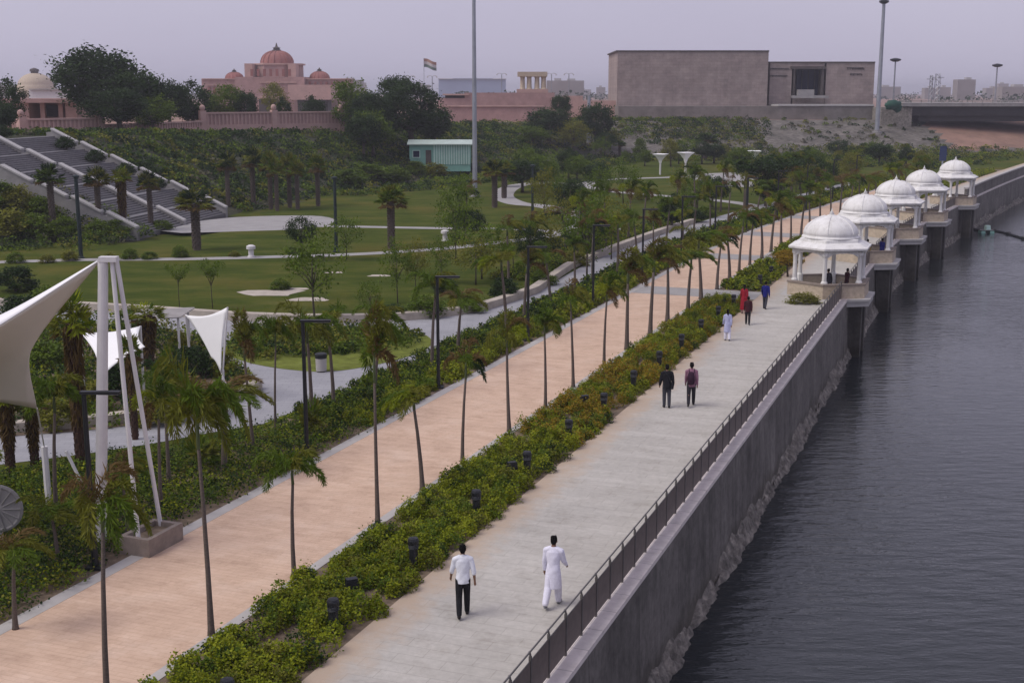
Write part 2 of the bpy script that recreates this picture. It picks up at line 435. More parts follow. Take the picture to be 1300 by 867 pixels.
# numpy leaf cloud -------------------------------------------------------------
def leaf_mesh(name, cen, size, tint, rng, aspect=.5, flat=.35, axis=None, smooth=False):
    n = len(cen)
    a = rng.normal(size=(n,3)) if axis is None else axis+rng.normal(size=(n,3))*.25
    if axis is None: a[:,2] *= .7
    a /= np.linalg.norm(a, axis=1)[:,None]
    nn = rng.normal(size=(n,3)); nn[:,2] = np.abs(nn[:,2])+flat
    b = np.cross(a, nn); b /= (np.linalg.norm(b, axis=1)[:,None]+1e-9)
    size = np.broadcast_to(np.asarray(size, float), (n,))[:,None]
    h = a*size*.5; w = b*size*.5*aspect
    nrm = np.cross(a, b)
    v = np.stack([cen-h, cen+w+nrm*size*.06, cen+h, cen-w+nrm*size*.06], 1).reshape(-1,3)
    me = bpy.data.meshes.new(name)
    me.vertices.add(4*n); me.vertices.foreach_set('co', v.astype(np.float32).ravel())
    me.loops.add(4*n); me.loops.foreach_set('vertex_index', np.arange(4*n, dtype=np.int32))
    me.polygons.add(n); me.polygons.foreach_set('loop_start', np.arange(0, 4*n, 4, dtype=np.int32))
    me.update(calc_edges=True)
    at = me.attributes.new('tint', 'FLOAT_COLOR', 'POINT')
    t = np.concatenate([np.clip(tint, 0, 1), np.ones((n,1))], 1)
    at.data.foreach_set('color', np.repeat(t, 4, 0).astype(np.float32).ravel())
    me.materials.append(M['leaf'])
    return me
GREENS = dict(dark=((.017,.037,.011),(.048,.086,.022)), mid=((.068,.118,.011),(.150,.215,.022)), olive=((.125,.138,.016),(.235,.235,.034)),
    bright=((.175,.225,.010),(.340,.370,.025)), grey=((.09,.09,.055),(.17,.165,.10)), orange=((.23,.150,.014),(.40,.27,.03)), dry=((.12,.078,.028),(.22,.150,.058)), pink=((.35,.08,.12),(.5,.15,.2)))
def tints(rng, n, key, clump=None):
    a, b = [np.array(x) for x in GREENS[key]]
    t = rng.random(n)*.6 if clump is None else np.clip(clump*.75+rng.random(n)*.3, 0, 1)
    return a+(b-a)*t[:,None]
# ================================================================== SETTING
def grid_mesh(name, X, Y_, Z, mats, mi=None, uv=None):
    nr, nc = X.shape
    v = np.stack([X, Y_, Z], 2).reshape(-1, 3)
    i = np.arange((nr-1)*(nc-1)); r = i//(nc-1); c = i % (nc-1); k = r*nc+c
    q = np.stack([k, k+1, k+nc+1, k+nc], 1)
    if (X[0,1] < X[0,0]) and (Y_[1,0] > Y_[0,0]): q = q[:, ::-1]
    me = bpy.data.meshes.new(name); me.from_pydata(v.tolist(), [], q.tolist())
    for m_ in mats: me.materials.append(m_)
    if mi is not None: me.polygons.foreach_set('material_index', mi.astype(np.int32).ravel())
    if uv is not None:
        l = me.uv_layers.new(name='UVMap'); lv = np.zeros(len(me.loops), np.int32); me.loops.foreach_get('vertex_index', lv)
        l.data.foreach_set('uv', uv.reshape(-1, 2)[lv].astype(np.float32).ravel())
    me.polygons.foreach_set('use_smooth', [True]*len(me.polygons)); me.update()
    return me
rows = np.concatenate([np.arange(-60, 20, 10), np.arange(20, 330, 2.5), np.array([335,345,360,380,420,480,560,700,900,1300,2000,3000,4500,5600])])
offs = np.concatenate([np.arange(0, 20, 5), np.arange(20, 150, 2.), np.array([155,165,180,200,230,280,350,450,600,900,1400,2200,3600])])
GX = np.array([[river(y)-o for o in offs] for y in rows]); GY = np.repeat(rows[:,None], len(offs), 1)
GZ = terrain(GX, GY); 
inst = (GX < -26) & (GX > -52) & (GY > 104) & (GY < 130); GZ[inst] = np.maximum(GZ[inst]-.9, -.3)
GXc = (GX[:-1,:-1]+GX[1:,1:])/2; GYc = (GY[:-1,:-1]+GY[1:,1:])/2
fd = footdist(GXc, GYc)
mi = np.where(fd > -.5, 1, 0); mi = np.where((fd > -.5) & (GXc > 16) & (GYc > 205), 3, mi); mi = np.where((fd > 30), 2, mi); mi = np.where((GXc > 88) & (fd > 3.5), 2, mi)
g = link('ground', grid_mesh('ground', GX, GY, GZ, [M['grass'], M['slope'], M['brownearth'], M['pitch']], mi)); g['kind'] = 'structure'
def strip(name, d0, d1, y0, y1, z, m_, step=1.5, z1=None, flip=False):
    ys = np.arange(y0, y1+.01, step)
    X = []; Y_ = []; U = []
    for y in ys:
        a, b = Q(y, d0), Q(y, d1); s_ = arc(y)
        X.append((a.x, b.x)); Y_.append((a.y, b.y)); U.append(((d0, s_), (d1, s_)))
    X = np.array(X); Y_ = np.array(Y_); Z = np.zeros_like(X); Z[:,0] = z; Z[:,1] = z if z1 is None else z1
    return link(name, grid_mesh(name, X, Y_, Z, [m_], None, np.array(U)))
tag(strip('promenade', -4.75, -.07, -20, 260, .016, M['promenade']), kind='structure')
tag(strip('peach_path', -12.25, -7.85, -20, 175, .016, M['peach']), kind='structure')
tag(strip('path_edging', -12.66, -12.25, -20, 175, .020, M['kerbgrey']), kind='structure')
tag(strip('path_edging', -7.85, -7.55, -20, 175, .020, M['kerbgrey']), kind='structure')
tag(strip('hedge_bed_soil', -7.55, -4.75, -20, 200, .008, M['soil']), kind='structure')
tag(strip('hedge_bed_soil', -16.2, -12.66, -20, 175, .008, M['soil']), kind='structure')
for y in (73.0, 89.5, 104, 118.5, 136):
    tag(strip('cross_path', -12.25, -4.75, y-1.2, y+1.6, .024, M['path'], .7), kind='structure')
def spline(pts, n=6):
    out = []; L = [Vector(p) for p in pts]
    for i in range(len(L)-1):
        p0 = L[max(i-1,0)]; p1 = L[i]; p2 = L[i+1]; p3 = L[min(i+2, len(L)-1)]
        for k in range(n):
            t = k/n
            out.append(.5*((2*p1)+(p2-p0)*t+(2*p0-5*p1+4*p2-p3)*t*t+(3*p1-p0-3*p2+p3)*t**3))
    out.append(L[-1]); return out
def flat_poly(name, pts, z, m_):
    P2 = [Vector((p[0], p[1], 0)) for p in pts]
    tri = tessellate_polygon([P2]); fs = []
    for t in tri:
        a, b, c = [P2[k] for k in t]
        fs.append(tuple(t) if (b-a).cross(c-a).z > 0 else tuple(reversed(t)))
    me = bpy.data.meshes.new(name); me.from_pydata([(p.x, p.y, z) for p in P2], [], fs); me.materials.append(m_); me.update()
    return tag(link(name, me), kind='structure')
def ribbon(name, px, w, z, m_, n=6, tz=0.):
    L = spline([P(*q) for q in px], n); a = []; b = []
    for i, p in enumerate(L):
        d = (L[min(i+1, len(L)-1)]-L[max(i-1,0)]); d.z = 0; d.normalize(); nn = Vector((-d.y, d.x, 0))*w/2
        a.append(p+nn); b.append(p-nn)
    X = np.array([[q.x, r.x] for q, r in zip(b, a)]); Y_ = np.array([[q.y, r.y] for q, r in zip(b, a)])
    return tag(link(name, grid_mesh(name, X, Y_, np.full(X.shape, z), [m_])), kind='structure')
# grey paved drive: narrow along the hedge, widening to a forecourt
low = spline([P(*q) for q in [(-260,628),(-120,606),(0,590),(110,576),(200,562),(270,549),(335,538)]], 4)
right = [Q(y, -16.2) for y in np.arange(46, 172, 2.)]
left = [Q(y, -18.9) for y in np.arange(171, 82, -3.)]
up = spline([P(*q) for q in [(680,371),(640,384),(600,395),(540,403),(480,407),(400,408),(300,405),(200,398),(100,392),(-40,386),(-260,380)]], 4)
flat_poly('road', low+right+left+up, .012, M['road'])
isl = spline([P(*q) for q in [(283,450),(296,428),(330,418),(400,415),(480,416),(535,424),(548,436),(530,449),(480,463),(420,472),(370,470),(320,462),(283,450)]], 4)
M['palegrass'] = plain('pale_grass', (.150,.175,.040), .95, 0, .3, 1.6, .02)
flat_poly('lawn', isl[:-1], .026, M['palegrass'])
islB_px = [(-260,590),(-100,572),(0,556),(100,548),(190,537),(262,522),(310,507),(332,494),(318,480),(292,462),(268,440),(240,424),(180,415),(100,410),(0,407),(-120,402),(-260,398)]
islB = spline([P(*q) for q in islB_px], 4)
flat_poly('planting_bed', islB, .03, M['soil'])
def seat_kerb(name, pts, w, h, label, cat='kerb'):
    mb = MB(); L = pts; A = []; B = []
    for i, p in enumerate(L):
        d = (L[min(i+1, len(L)-1)]-L[max(i-1,0)]); d.z = 0; d.normalize(); nn = Vector((-d.y, d.x, 0))*w/2
        A.append(p+nn); B.append(p-nn)
    vs = []; fs = []
    for a, b in zip(A, B): vs += [(a.x,a.y,-.02),(a.x,a.y,h),(b.x,b.y,h),(b.x,b.y,-.02)]
    for i in range(len(A)-1):
        for k in range(3): fs.append((4*i+k, 4*i+k+1, 4*i+4+k+1, 4*i+4+k))
    fs.append((0,3,2,1)); e = 4*(len(A)-1); fs.append((e,e+1,e+2,e+3))
    mb.add(vs, fs); o = mb.build(name, M['kerb'], None)
    bm = bmesh.new(); bm.from_mesh(o.data); bmesh.ops.recalc_face_normals(bm, faces=bm.faces); bm.to_mesh(o.data); bm.free()
    return tag(o, label, cat)
seat_kerb('seat_kerb', spline([P(*q) for q in [(-200,577),(-100,565),(0,550),(100,542),(190,531),(262,517),(308,503),(326,493)]], 5), .5, .38, 'pale stone seat kerb curving round the shrub island by the white canopies')
lk = spline([P(*q) for q in [(-260,381),(-40,387),(100,393),(200,399),(300,406),(400,409),(480,408),(540,404),(600,396),(640,385),(678,372)]], 5)
lk += [Q(y, -19.2) for y in np.arange(80, 112, 2.)]
seat_kerb('seat_kerb', lk, .55, .42, 'long pale stone seat kerb between the round lawn and the grey drive')
# white park paths
ribbon('footpath', [(-120,338),(0,333),(110,330),(230,329),(320,327),(450,323),(560,316),(640,307),(700,299),(742,284)], 1.5, .010, M['path'])
ribbon('footpath', [(395,287),(480,288.5),(560,290),(650,291),(700,294)], 1.6, .010, M['path'])
fp = spline([P(*q) for q in [(180,291),(230,284),(300,276),(395,274),(425,280),(395,290),(300,294),(230,296)]], 4)
flat_poly('stair_forecourt', fp, .008, M['path'])
ribbon('footpath', [(742,284),(725,270),(690,262),(655,258),(638,248),(655,236),(700,232),(738,236)], 2.6, .012, M['path'])
ribbon('footpath', [(738,236),(762,229),(800,227),(860,225),(905,221),(960,219)], 2.2, .014, M['path'])
ribbon('footpath', [(738,236),(775,243),(830,248),(880,252),(930,257),(962,263),(972,270)], 1.9, .016, M['path'])
ribbon('footpath', [(785,291),(830,291),(872,288),(905,281)], 1.3, .018, M['path'])
fp = spline([P(*q) for q in [(872,226),(905,221),(945,222),(985,230),(950,238),(905,234)]], 3)
flat_poly('paved_circle', fp, .020, M['path'])
for px, py, w in ((393,380,2.2),(345,372,3.6),(372,367,1.6),(480,350,1.4),(425,346,1.2)):
    p = P(px, py); pts = [(p.x+w*.5*math.cos(a)*(1+.3*math.sin(3*a+px)), p.y+w*.45*math.sin(a)*(1+.35*math.cos(2*a)), 0) for a in np.arange(0, 6.28, .5)]
    flat_poly('bare_sand_patch', pts, .008, M['kerb'])
# water and the far bank
wr = np.array([-60,-20,0,20,60,110,170,250,350,500,900.])
X = np.array([[river(y)+.3, river(y)+90, river(y)+190] for y in wr]); Yy = np.repeat(wr[:,None], 3, 1)
tag(link('river_water', grid_mesh('river_water', X, Yy, np.full(X.shape, -3.55), [M['water']])), kind='structure')
X = np.array([[river(y)+186, river(y)+200, river(y)+260, river(y)+2000] for y in wr]); Z = np.repeat(np.array([[-4.,2,6,6]]), len(wr), 0); Yy = np.repeat(wr[:,None], 4, 1)
tag(link('far_bank', grid_mesh('far_bank', X, Yy, Z, [M['slope']])), kind='structure')

# ------------------------------------------------------------------ river wall
rw = thing('river_wall', 'dark weathered concrete river wall with pale coping above the water', 'wall', Q(60, .4))
def path_solid(name, prof, y0, y1, step, m_, parent, jit=None, uv=False):
    ys = np.arange(y0, y1+.01, step); n = len(prof); vs = []; fs = []; uvs = []
    off = Vector(parent.location) if parent else Vector((0,0,0))
    for i, y in enumerate(ys):
        for k, (d, z) in enumerate(prof):
            dd, zz = (d, z) if jit is None else jit(i, k, d, z)
            vs.append(Q(y, dd, zz)-off); uvs.append((d, arc(y)))
    for i in range(len(ys)-1):
        for k in range(n): fs.append((i*n+k, (i+1)*n+k, (i+1)*n+(k+1)%n, i*n+(k+1)%n))
    fs.append(tuple(range(n))); fs.append(tuple((len(ys)-1)*n+k for k in range(n-1, -1, -1)))
    mb = MB(); mb.add(vs, fs); me = mb.mesh(name, [m_])
    l = me.uv_layers.new(name='UVMap')
    for lp in me.loops: l.data[lp.index].uv = uvs[lp.vertex_index]
    bm = bmesh.new(); bm.from_mesh(me); bmesh.ops.recalc_face_normals(bm, faces=bm.faces); bm.to_mesh(me); bm.free()
    return link(name, me, parent)
path_solid('wall_face', [(-.07,-.10),(.36,-.10),(.52,-4.6),(-.07,-4.6)], -20, 320, 3., M['wall'], rw)
path_solid('coping', [(-.069,-.095),(-.069,.03),(.39,.03),(.39,-.095)], -20, 320, 2., M['coping'], rw)
jr = random.Random(3); lv = {}
def jit(i, k, d, z):
    if 1 <= k <= 5:
        if (i, k) not in lv:
            g_ = sum(math.sin(i*f_+p_)*a_ for f_, p_, a_ in ((.11,0,.5),(.37,1.3,.3),(.83,.4,.25)))
            lv[(i, k)] = (jr.uniform(-.03,.09)*(k > 1)+.07*g_*(k > 2), jr.uniform(-.07,.07)+(.40*g_ if k < 3 else .12*g_))
        a, b = lv[(i, k)]; return max(.40, d+a), z+b
    return d, z
path_solid('rubble_ledge', [(.30,-2.95),(.47,-3.03),(.52,-3.16),(.58,-3.28),(.66,-3.42),(.76,-3.62),(.90,-4.4),(.30,-4.4)], 14, 320, .22, M['rubble'], rw, jit)
path_solid('parapet', [(-.22,.0),(-.22,1.25),(.10,1.25),(.10,.0)], 144, 320, 3., M['wall'], rw)
path_solid('parapet_cap', [(-.30,1.25),(-.30,1.42),(.18,1.42),(.18,1.25)], 144, 320, 3., M['kerbgrey'], rw)

# ------------------------------------------------------------------ chhatris
CH = [75.6, 91.6, 107.0, 121.3, 139.0]
CHD = [-1., -.75, -.5, -.5, -.55]
RP = 2.62                                     # plinth radius
def railing(y0, y1, label):
    a = Q(y0, 0)
    t = thing('railing', label, 'railing', a, 0, 'bronze panel railings along the river edge')
    S0, S1 = arc(y0), arc(y1); n = max(2, round((S1-S0)/1.12)); st = [float(np.interp(S0+(S1-S0)*k/n, _sl, _ys)) for k in range(n+1)]
    pan = MB(); hr = []
    for k, y in enumerate(st):
        p = Q(y, 0, 0)-a; rz = -heading(y); hr.append(p+Vector((0,0,1.10)))
        pm = MB().box((p.x, p.y, .50), (.055,.05,1.0), rz)
        ca, sa = math.cos(rz), math.sin(rz)
        pm.tube([(p.x+.01*ca, p.y+.01*sa, .98), (p.x-.02*ca, p.y-.02*sa, 1.10)], .026, 6)
        if k < 90: pm.build('post', M['rail_steel'], t)
        if k < n:
            q = Q(st[k+1], 0, 0)-a
            for j in range(1):
                m_ = (p+q)/2; L = (q-p).length-.075
                pan.box((m_.x, m_.y, .49), (.022, L, .80), math.atan2(-(q-p).x, (q-p).y))
    pan.build('panel', M['rail_panel'], t)
    MB().tube(hr, .021, 6).build('handrail', M['rail_steel'], t)
    MB().tube([v-Vector((0,0,.20)) for v in hr], .012, 5).build('top_bar', M['rail_steel'], t)
def off_y(y, ds): return float(np.interp(arc(y)+ds, _sl, _ys))
railing(14, off_y(CH[0], -RP+.577*1.-.06), 'long bronze panel railing with slim posts beside the open promenade')
for k in range(4):
    railing(off_y(CH[k], RP+.577*CHD[k]+.06), off_y(CH[k+1], -RP-.577*CHD[k+1]-.06), 'short bronze panel railing spanning between the %s and %s white domed pavilions' % (nth(k+1), nth(k+2)))

def hexa(r, rot=0.): return [(r*math.sin(R_(60*k)+rot), -r*math.cos(R_(60*k)+rot)) for k in range(6)]
def make_chhatri():
    t = thing('domed_pavilion', 'x', 'pavilion', (0,0,0), 0, 'white domed pavilions on the river wall')
    m = MB(); m.prism(hexa(2.95), -.42, -.115); m.prism(hexa(3.05), -.115, .022); m.build('platform', M['cap'], t)
    for a in (62, 118):
        x, y = 2.2*math.sin(R_(a)), -2.2*math.cos(R_(a))
        MB().box((x*.80+.15, y, -2.2), (.9,.7,3.55)).build('pier', M['wall'], t)
    m = MB(); h = hexa(RP); hi = hexa(RP-.28)
    for k in range(6):
        if k == 4: continue                    # open towards the promenade
        a, b, c, d = h[k], h[(k+1)%6], hi[(k+1)%6], hi[k]
        m.prism([a, b, c, d], .025, .80)
    m.build('parapet', M['cream'], t)
    m = MB(); h = hexa(RP+.05); hi = hexa(RP-.36)
    for k in range(6):
        if k == 4: continue
        m.prism([h[k], h[(k+1)%6], hi[(k+1)%6], hi[k]], .803, .90)
    m.build('parapet_cap', M['clay'], t)
    for k in range(6):
        x, y = hexa(2.18)[k]
        c = MB(); c.lathe([(.20,.025),(.20,.95),(.17,1.0),(.135,1.06),(.125,2.15),(.14,2.45),(.20,2.56),(.20,2.78)], 8, (x, y, 0))
        c.build('column', M['marble'], t)
    # scalloped arches between the columns
    ar = MB(); hp = hexa(2.18)
    for k in range(6):
        a, b = Vector((*hp[k],0)), Vector((*hp[(k+1)%6],0)); d = (b-a); L = d.length; d.normalize(); nn = Vector((-d.y, d.x, 0))*.10
        n = 14; low_ = []
        for i in range(n+1):
            u = i/n; s_ = abs(2*u-1); low_.append((u*L, 2.36+.34*(1-s_**3)-.03*abs(math.sin(u*math.pi*5))))
        vs = []; fs = []
        for u, z in low_:
            p = a+d*u
            for q in (p+nn, p-nn): vs += [(q.x,q.y,z),(q.x,q.y,2.78)]
        for i in range(n):
            o = 4*i; fs += [(o,o+4,o+5,o+1),(o+2,o+3,o+7,o+6),(o,o+2,o+6,o+4)]
        ar.add(vs, fs)
    ar.build('arch', M['marble'], t)
    e = MB(); r0 = R_(-90)
    e.lathe([(2.30,2.80),(2.62,2.84),(2.66,2.90),(2.66,2.99),(2.55,3.02),(2.20,3.20),(2.00,3.26),(1.96,3.42),(1.74,3.46)], 6, rot=r0)
    e.build('eave', M['marble'], t)
    SQ = lambda L: [tuple(q[:-1])+(3.44+(q[-1]-3.44)*.85,) if q[-1] > 3.44 else q for q in L]
    d = MB(); d.lathe(SQ([(1.74,3.44),(1.70,3.56),(1.62,3.58),(1.60,3.68),(1.64,3.74),(1.62,3.90),(1.54,4.14),(1.38,4.38),(1.14,4.61),(.84,4.80),(.48,4.93),(.28,4.97),(.26,5.02),(.12,5.05)]), 32)
    dm = d.build('dome', M['marble'], t, True)
    rb = MB()
    for k in range(6):
        a = R_(60*k); pts = []
        for r, z in SQ([(1.63,3.76),(1.61,3.90),(1.53,4.14),(1.37,4.38),(1.13,4.61),(.83,4.80),(.47,4.93)]): pts.append((math.sin(a)*r, -math.cos(a)*r, z+.01))
        rb.tube(pts, .045, 6)
    rb.build('rib', M['marble'], dm)
    f = MB(); f.lathe(SQ([(.10,5.04),(.16,5.12),(.08,5.19),(.11,5.24),(.04,5.30),(.02,5.46),(.005,5.5)]), 10); f.build('finial', M['marble'], t, True)
    return t
ch0 = make_chhatri()
chl = ['white domed pavilion that the long open promenade railing runs up to', 'second white domed pavilion along the river wall, counting from the promenade walkers',
       'third white domed pavilion, midway along the row of five on the river wall', 'fourth white domed pavilion along the wall, one before the end of the row',
       'last white domed pavilion in the row, beside the blue panel and floating boom']
CHP = []
for k, y in enumerate(CH):
    p = Q(y, CHD[k]); rz = -heading(y)
    o = ch0 if k == 0 else dup(ch0, p, rz)
    o.location = p; o.rotation_euler = (0,0,rz); o['label'] = chl[k]; CHP.append((p, rz))

# ------------------------------------------------------------------ lamps, bollards
def make_lamp():
    t = thing('street_lamp', 'x', 'street lamp', (0,0,0), 0, 'black arm lamps between the hedge and the peach path')
    m = MB(); m.box((0,0,.04), (.42,.42,.08)); m.tube([(0,0,.08),(0,0,.5)], .085, 10); m.build('base', M['black'], t)
    MB().tube([(0,0,.3),(0,0,4.62)], [.075,.06], 10).build('pole', M['black'], t)
    m = MB(); m.box((.42,0,4.645), (1.0,.16,.075)); m.build('arm', M['black'], t)
    MB().box((.62,0,4.60), (.5,.12,.012)).build('lamp_panel', M['lamp_glass'], t)
    return t
lamp0 = make_lamp()
for k in range(13):
    y = 30.7+10.1*k; p = Q2(y, -12.95); o = lamp0 if k == 0 else dup(lamp0, p)
    o.location = p; o.rotation_euler = (0,0,0.)
    o['label'] = ['black arm lamp standing in front of the tall white canopy mast','black arm lamp beside the grey forecourt and litter bin'][k] if k < 2 else 'black arm lamp in the hedge, %s along the path from the canopy mast' % nth(k+1)
lamp0.rotation_euler = (0,0,0)
def make_bollard():
    t = thing('bollard_light', 'x', 'bollard light', (0,0,0), 0, 'black bollard lights in the hedge edge')
    MB().lathe([(.15,0),(.15,.03),(.112,.035),(.112,.56),(.118,.58)], 14).build('post', M['black'], t)
    MB().lathe([(.10,.58),(.10,.70)], 14).build('lamp_glass', M['lamp_glass'], t)
    m = MB()
    for z in (.585,.62,.655,.69): m.lathe([(.125,z),(.135,z+.008),(.125,z+.016)], 14)
    m.lathe([(.14,.70),(.145,.80),(.12,.86),(.02,.875)], 14); m.build('head', M['black'], t)
    return t
bol0 = make_bollard(); kb = 0
for k in range(22):
    y = 22.7+3.95*k
    if any(abs(y-c) < 2.2 for c in (75., 91.5, 106)): continue
    kb += 1; p = Q2(y, -5.25); o = bol0 if kb == 1 else dup(bol0, p); o.location = p
    o['label'] = 'black bollard light, %s counting up from the white-shirted man\'s end of the hedge' % nth(kb)
def make_flood():
    t = thing('flood_light', 'x', 'flood light', (0,0,0), 0, 'small black flood lights in the hedge')
    MB().box((0,0,.18), (.05,.05,.36)).build('stake', M['black'], t)
    m = MB(); m.box((0,0,.45), (.34,.22,.24), taper=.8); m.build('body', M['black'], t)
    MB().box((0,-.112,.45), (.27,.01,.17)).build('lens', M['black_rubber'], t)
    return t
fl0 = make_flood()
for k, (px, py, lb) in enumerate([(447,762,'small black box flood light half sunk in hedge beside the front bollards'),(650,608,'small black box flood light amid bare soil in the hedge'),(742,520,'small black box flood light in the hedge before the orange croton patch')]):
    p = P(px, py); o = fl0 if k == 0 else dup(fl0, p); o.location = p; o.rotation_euler = (0,0,.4); o['label'] = lb
# ================================================================== PLANTS
HIDE = []
def two_part(name, trunk_me, crown_me, cat):
    t = thing(name, 'x', cat); link('trunk', trunk_me, t); link('crown', crown_me, t); return t
def plume_palm(seed, h, L=1.35, wind=(.75,-.25), keys=('mid','olive','dark'), n=9, dry=.15):
    rng = np.random.default_rng(seed); r = random.Random(seed)
    bx, by = r.uniform(-.12,.12), r.uniform(-.1,.1)
    pts = [(bx*(z/h)**2*h*.5, by*(z/h)**2*h*.5, z) for z in (0, .12, .5, h*.35, h*.7, h)]
    tr = MB(); tr.tube(pts, [.125,.105,.085,.075,.06,.05], 9)
    top = Vector(pts[-1]); tr.tube([top-Vector((0,0,.05)), top+Vector((0,0,.3)), top+Vector((.02,0,.5))], [.055,.05,.02], 8, 1)
    tme = tr.mesh('trunk', [M['palm_bark'], M['palm_shaft']], True)
    cen = []; ax = []; sz = []; tn = []; w = np.array([wind[0], wind[1], 0])
    for k in range(n):
        az = 2*math.pi*(k+r.uniform(-.3,.3))/n; e = R_(r.uniform(35,82)); ln = L*r.uniform(.8,1.15)
        p = np.array([top.x, top.y, top.z+.35]); d = np.array([math.cos(az)*math.cos(e), math.sin(az)*math.cos(e), math.sin(e)])
        key = 'dry' if r.random() < dry else r.choice(keys); br = r.random()*.5
        S = 20
        for i in range(S):
            u = i/S
            d = d+w*(.05+.07*u)+np.array([0,0,-.075-.19*u]); d /= np.linalg.norm(d); q = p+d*ln/S
            cen.append((p+q)/2); ax.append(d); sz.append(ln/S*1.5); tn.append((key, br))
            if i > 1:
                side = np.cross(d, [0,0,1.]); side /= np.linalg.norm(side)+1e-6; upv = np.cross(side, d)
                ll = .40*math.sin(math.pi*min(1, .18+.8*u))**.7*L/1.35
                for a in (-1.4,-1.1,-.7,-.3,.3,.7,1.1,1.4):
                    la = side*math.sin(a*1.1)+upv*math.cos(a*1.1)*.45+d*.75+np.array([0,0,-.50])+w*.35+rng.normal(size=3)*.12
                    la /= np.linalg.norm(la); cen.append(p+la*ll*.5); ax.append(la); sz.append(ll*r.uniform(.8,1.1)); tn.append((key, br+r.uniform(-.1,.25)))
            p = q
    cen = np.array(cen); ax = np.array(ax); sz = np.array(sz)
    ti = np.zeros((len(tn),3))
    for i, (key, b) in enumerate(tn):
        a, c = GREENS[key]; b = min(1, max(0, b)); ti[i] = [x+(y-x)*b for x, y in zip(a, c)]
    asp = np.where(sz > .2, .15, .25)
    me = leaf_mesh('crown', cen, sz, ti, rng, .105, .2, ax)
    return tme, me
M['palm_shaft'] = plain('palm_crownshaft', (.09,.12,.05), .6, 0, .15, 8)
def fan_palm(seed, h, rtrunk=.2, crown=1.1, skirt=0., keys=('mid','olive'), n=26):
    rng = np.random.default_rng(seed); r = random.Random(seed)
    tr = MB(); tr.tube([(0,0,0),(0,0,h*.3),(.03,0,h*.7),(.04,.02,h)], [rtrunk*1.15,rtrunk,rtrunk*.95,rtrunk*.9], 10)
    nb = int(h/.16)
    for i in range(nb):                        # old leaf bases
        z = .2+i*.16
        for k in range(6):
            a = k*1.047+i*.5; s_ = rtrunk*1.0
            tr.box((math.cos(a)*s_, math.sin(a)*s_, z), (.09,.09,.13), a, taper=1.4)
    tme = tr.mesh('trunk', [M['skirt'] if skirt else M['palm_bark']])
    cen = []; ax = []; sz = []; ti = []
    def addl(p, a, s, key, b):
        cen.append(p); ax.append(a); sz.append(s); x, y = GREENS[key]; b = min(1, max(0, b)); ti.append([u+(v-u)*b for u, v in zip(x, y)])
    for k in range(n):
        az = r.uniform(0, 6.283); e = R_(r.uniform(-25, 85)); key = r.choice(keys) if e > -.2 else 'dry'
        d = np.array([math.cos(az)*math.cos(e), math.sin(az)*math.cos(e), math.sin(e)])
        o = np.array([.04,.02,h+.1]); hub = o+d*crown*.5; b = r.random()*.6
        addl((o+hub)/2, d, crown*.5, key, b)
        side = np.cross(d, [0,0,1.]); side /= np.linalg.norm(side)+1e-6
        for j in range(-5, 6):
            a = j*.27; la = d*math.cos(a)+side*math.sin(a)+np.array([0,0,-.12-.05*abs(j)]); la /= np.linalg.norm(la)
            addl(hub+la*crown*.27, la, crown*.55*r.uniform(.9,1.1), key, b+r.uniform(-.15,.15))
    if skirt:
        for k in range(int(skirt*140)):
            az = r.uniform(0, 6.283); z = h-r.random()*skirt; rr = rtrunk+.05+.22*(1-(h-z)/max(skirt,.1))*r.random()
            addl(np.array([math.cos(az)*rr, math.sin(az)*rr, z-.15]), np.array([math.cos(az)*.3, math.sin(az)*.3, -1.]), .5, 'dry', r.random()*.5)
    return tme, leaf_mesh('crown', np.array(cen), np.array(sz), np.array(ti), rng, .16, .2, np.array(ax))
def crown_points(rng, kind, n, nclump):
    if kind == 'dense':
        c = rng.normal(size=(nclump,3)); c /= np.linalg.norm(c, axis=1)[:,None]; c *= rng.uniform(.45,1,(nclump,1))**.6
        c = c*np.array([.43,.43,.36])*rng.uniform(.8,1.08,(nclump,1))+np.array([0,0,.60]); cs = .062
    elif kind == 'round':
        c = rng.normal(size=(nclump,3)); c /= np.linalg.norm(c, axis=1)[:,None]; c *= rng.uniform(.6,1,(nclump,1))**.5
        c = c*np.array([.44,.44,.27])+np.array([0,0,.70]); cs = .06
    elif kind == 'airy':
        c = rng.normal(size=(nclump,3)); c /= np.linalg.norm(c, axis=1)[:,None]; c *= rng.uniform(.25,1,(nclump,1))**.6
        c = c*np.array([.42,.42,.36])+np.array([0,0,.62]); cs = .055
    elif kind == 'flat':
        a = rng.uniform(0, 6.283, nclump); q = rng.uniform(0,1,nclump)**.5
        c = np.stack([np.cos(a)*q*.47, np.sin(a)*q*.47, .84+rng.normal(size=nclump)*.05], 1); cs = .06
    elif kind == 'vee':
        a = rng.uniform(0, 6.283, nclump); q = rng.uniform(.1,1,nclump)
        c = np.stack([np.cos(a)*q*.42, np.sin(a)*q*.42, .60+.32*q+rng.normal(size=nclump)*.03], 1); cs = .045
    else:                                      # bush
        c = rng.normal(size=(nclump,3)); c[:,2] = np.abs(c[:,2]); c /= np.linalg.norm(c, axis=1)[:,None]; c *= rng.uniform(.5,1,(nclump,1))**.5
        c = c*np.array([.43,.43,.80])+np.array([0,0,.08]); cs = .07
    k = rng.integers(0, nclump, n); b = rng.random(nclump)
    pts = c[k]+rng.normal(size=(n,3))*cs*np.array([1,1,.75])
    pts[:,2] = np.maximum(pts[:,2], .01)
    return c, pts, b[k]
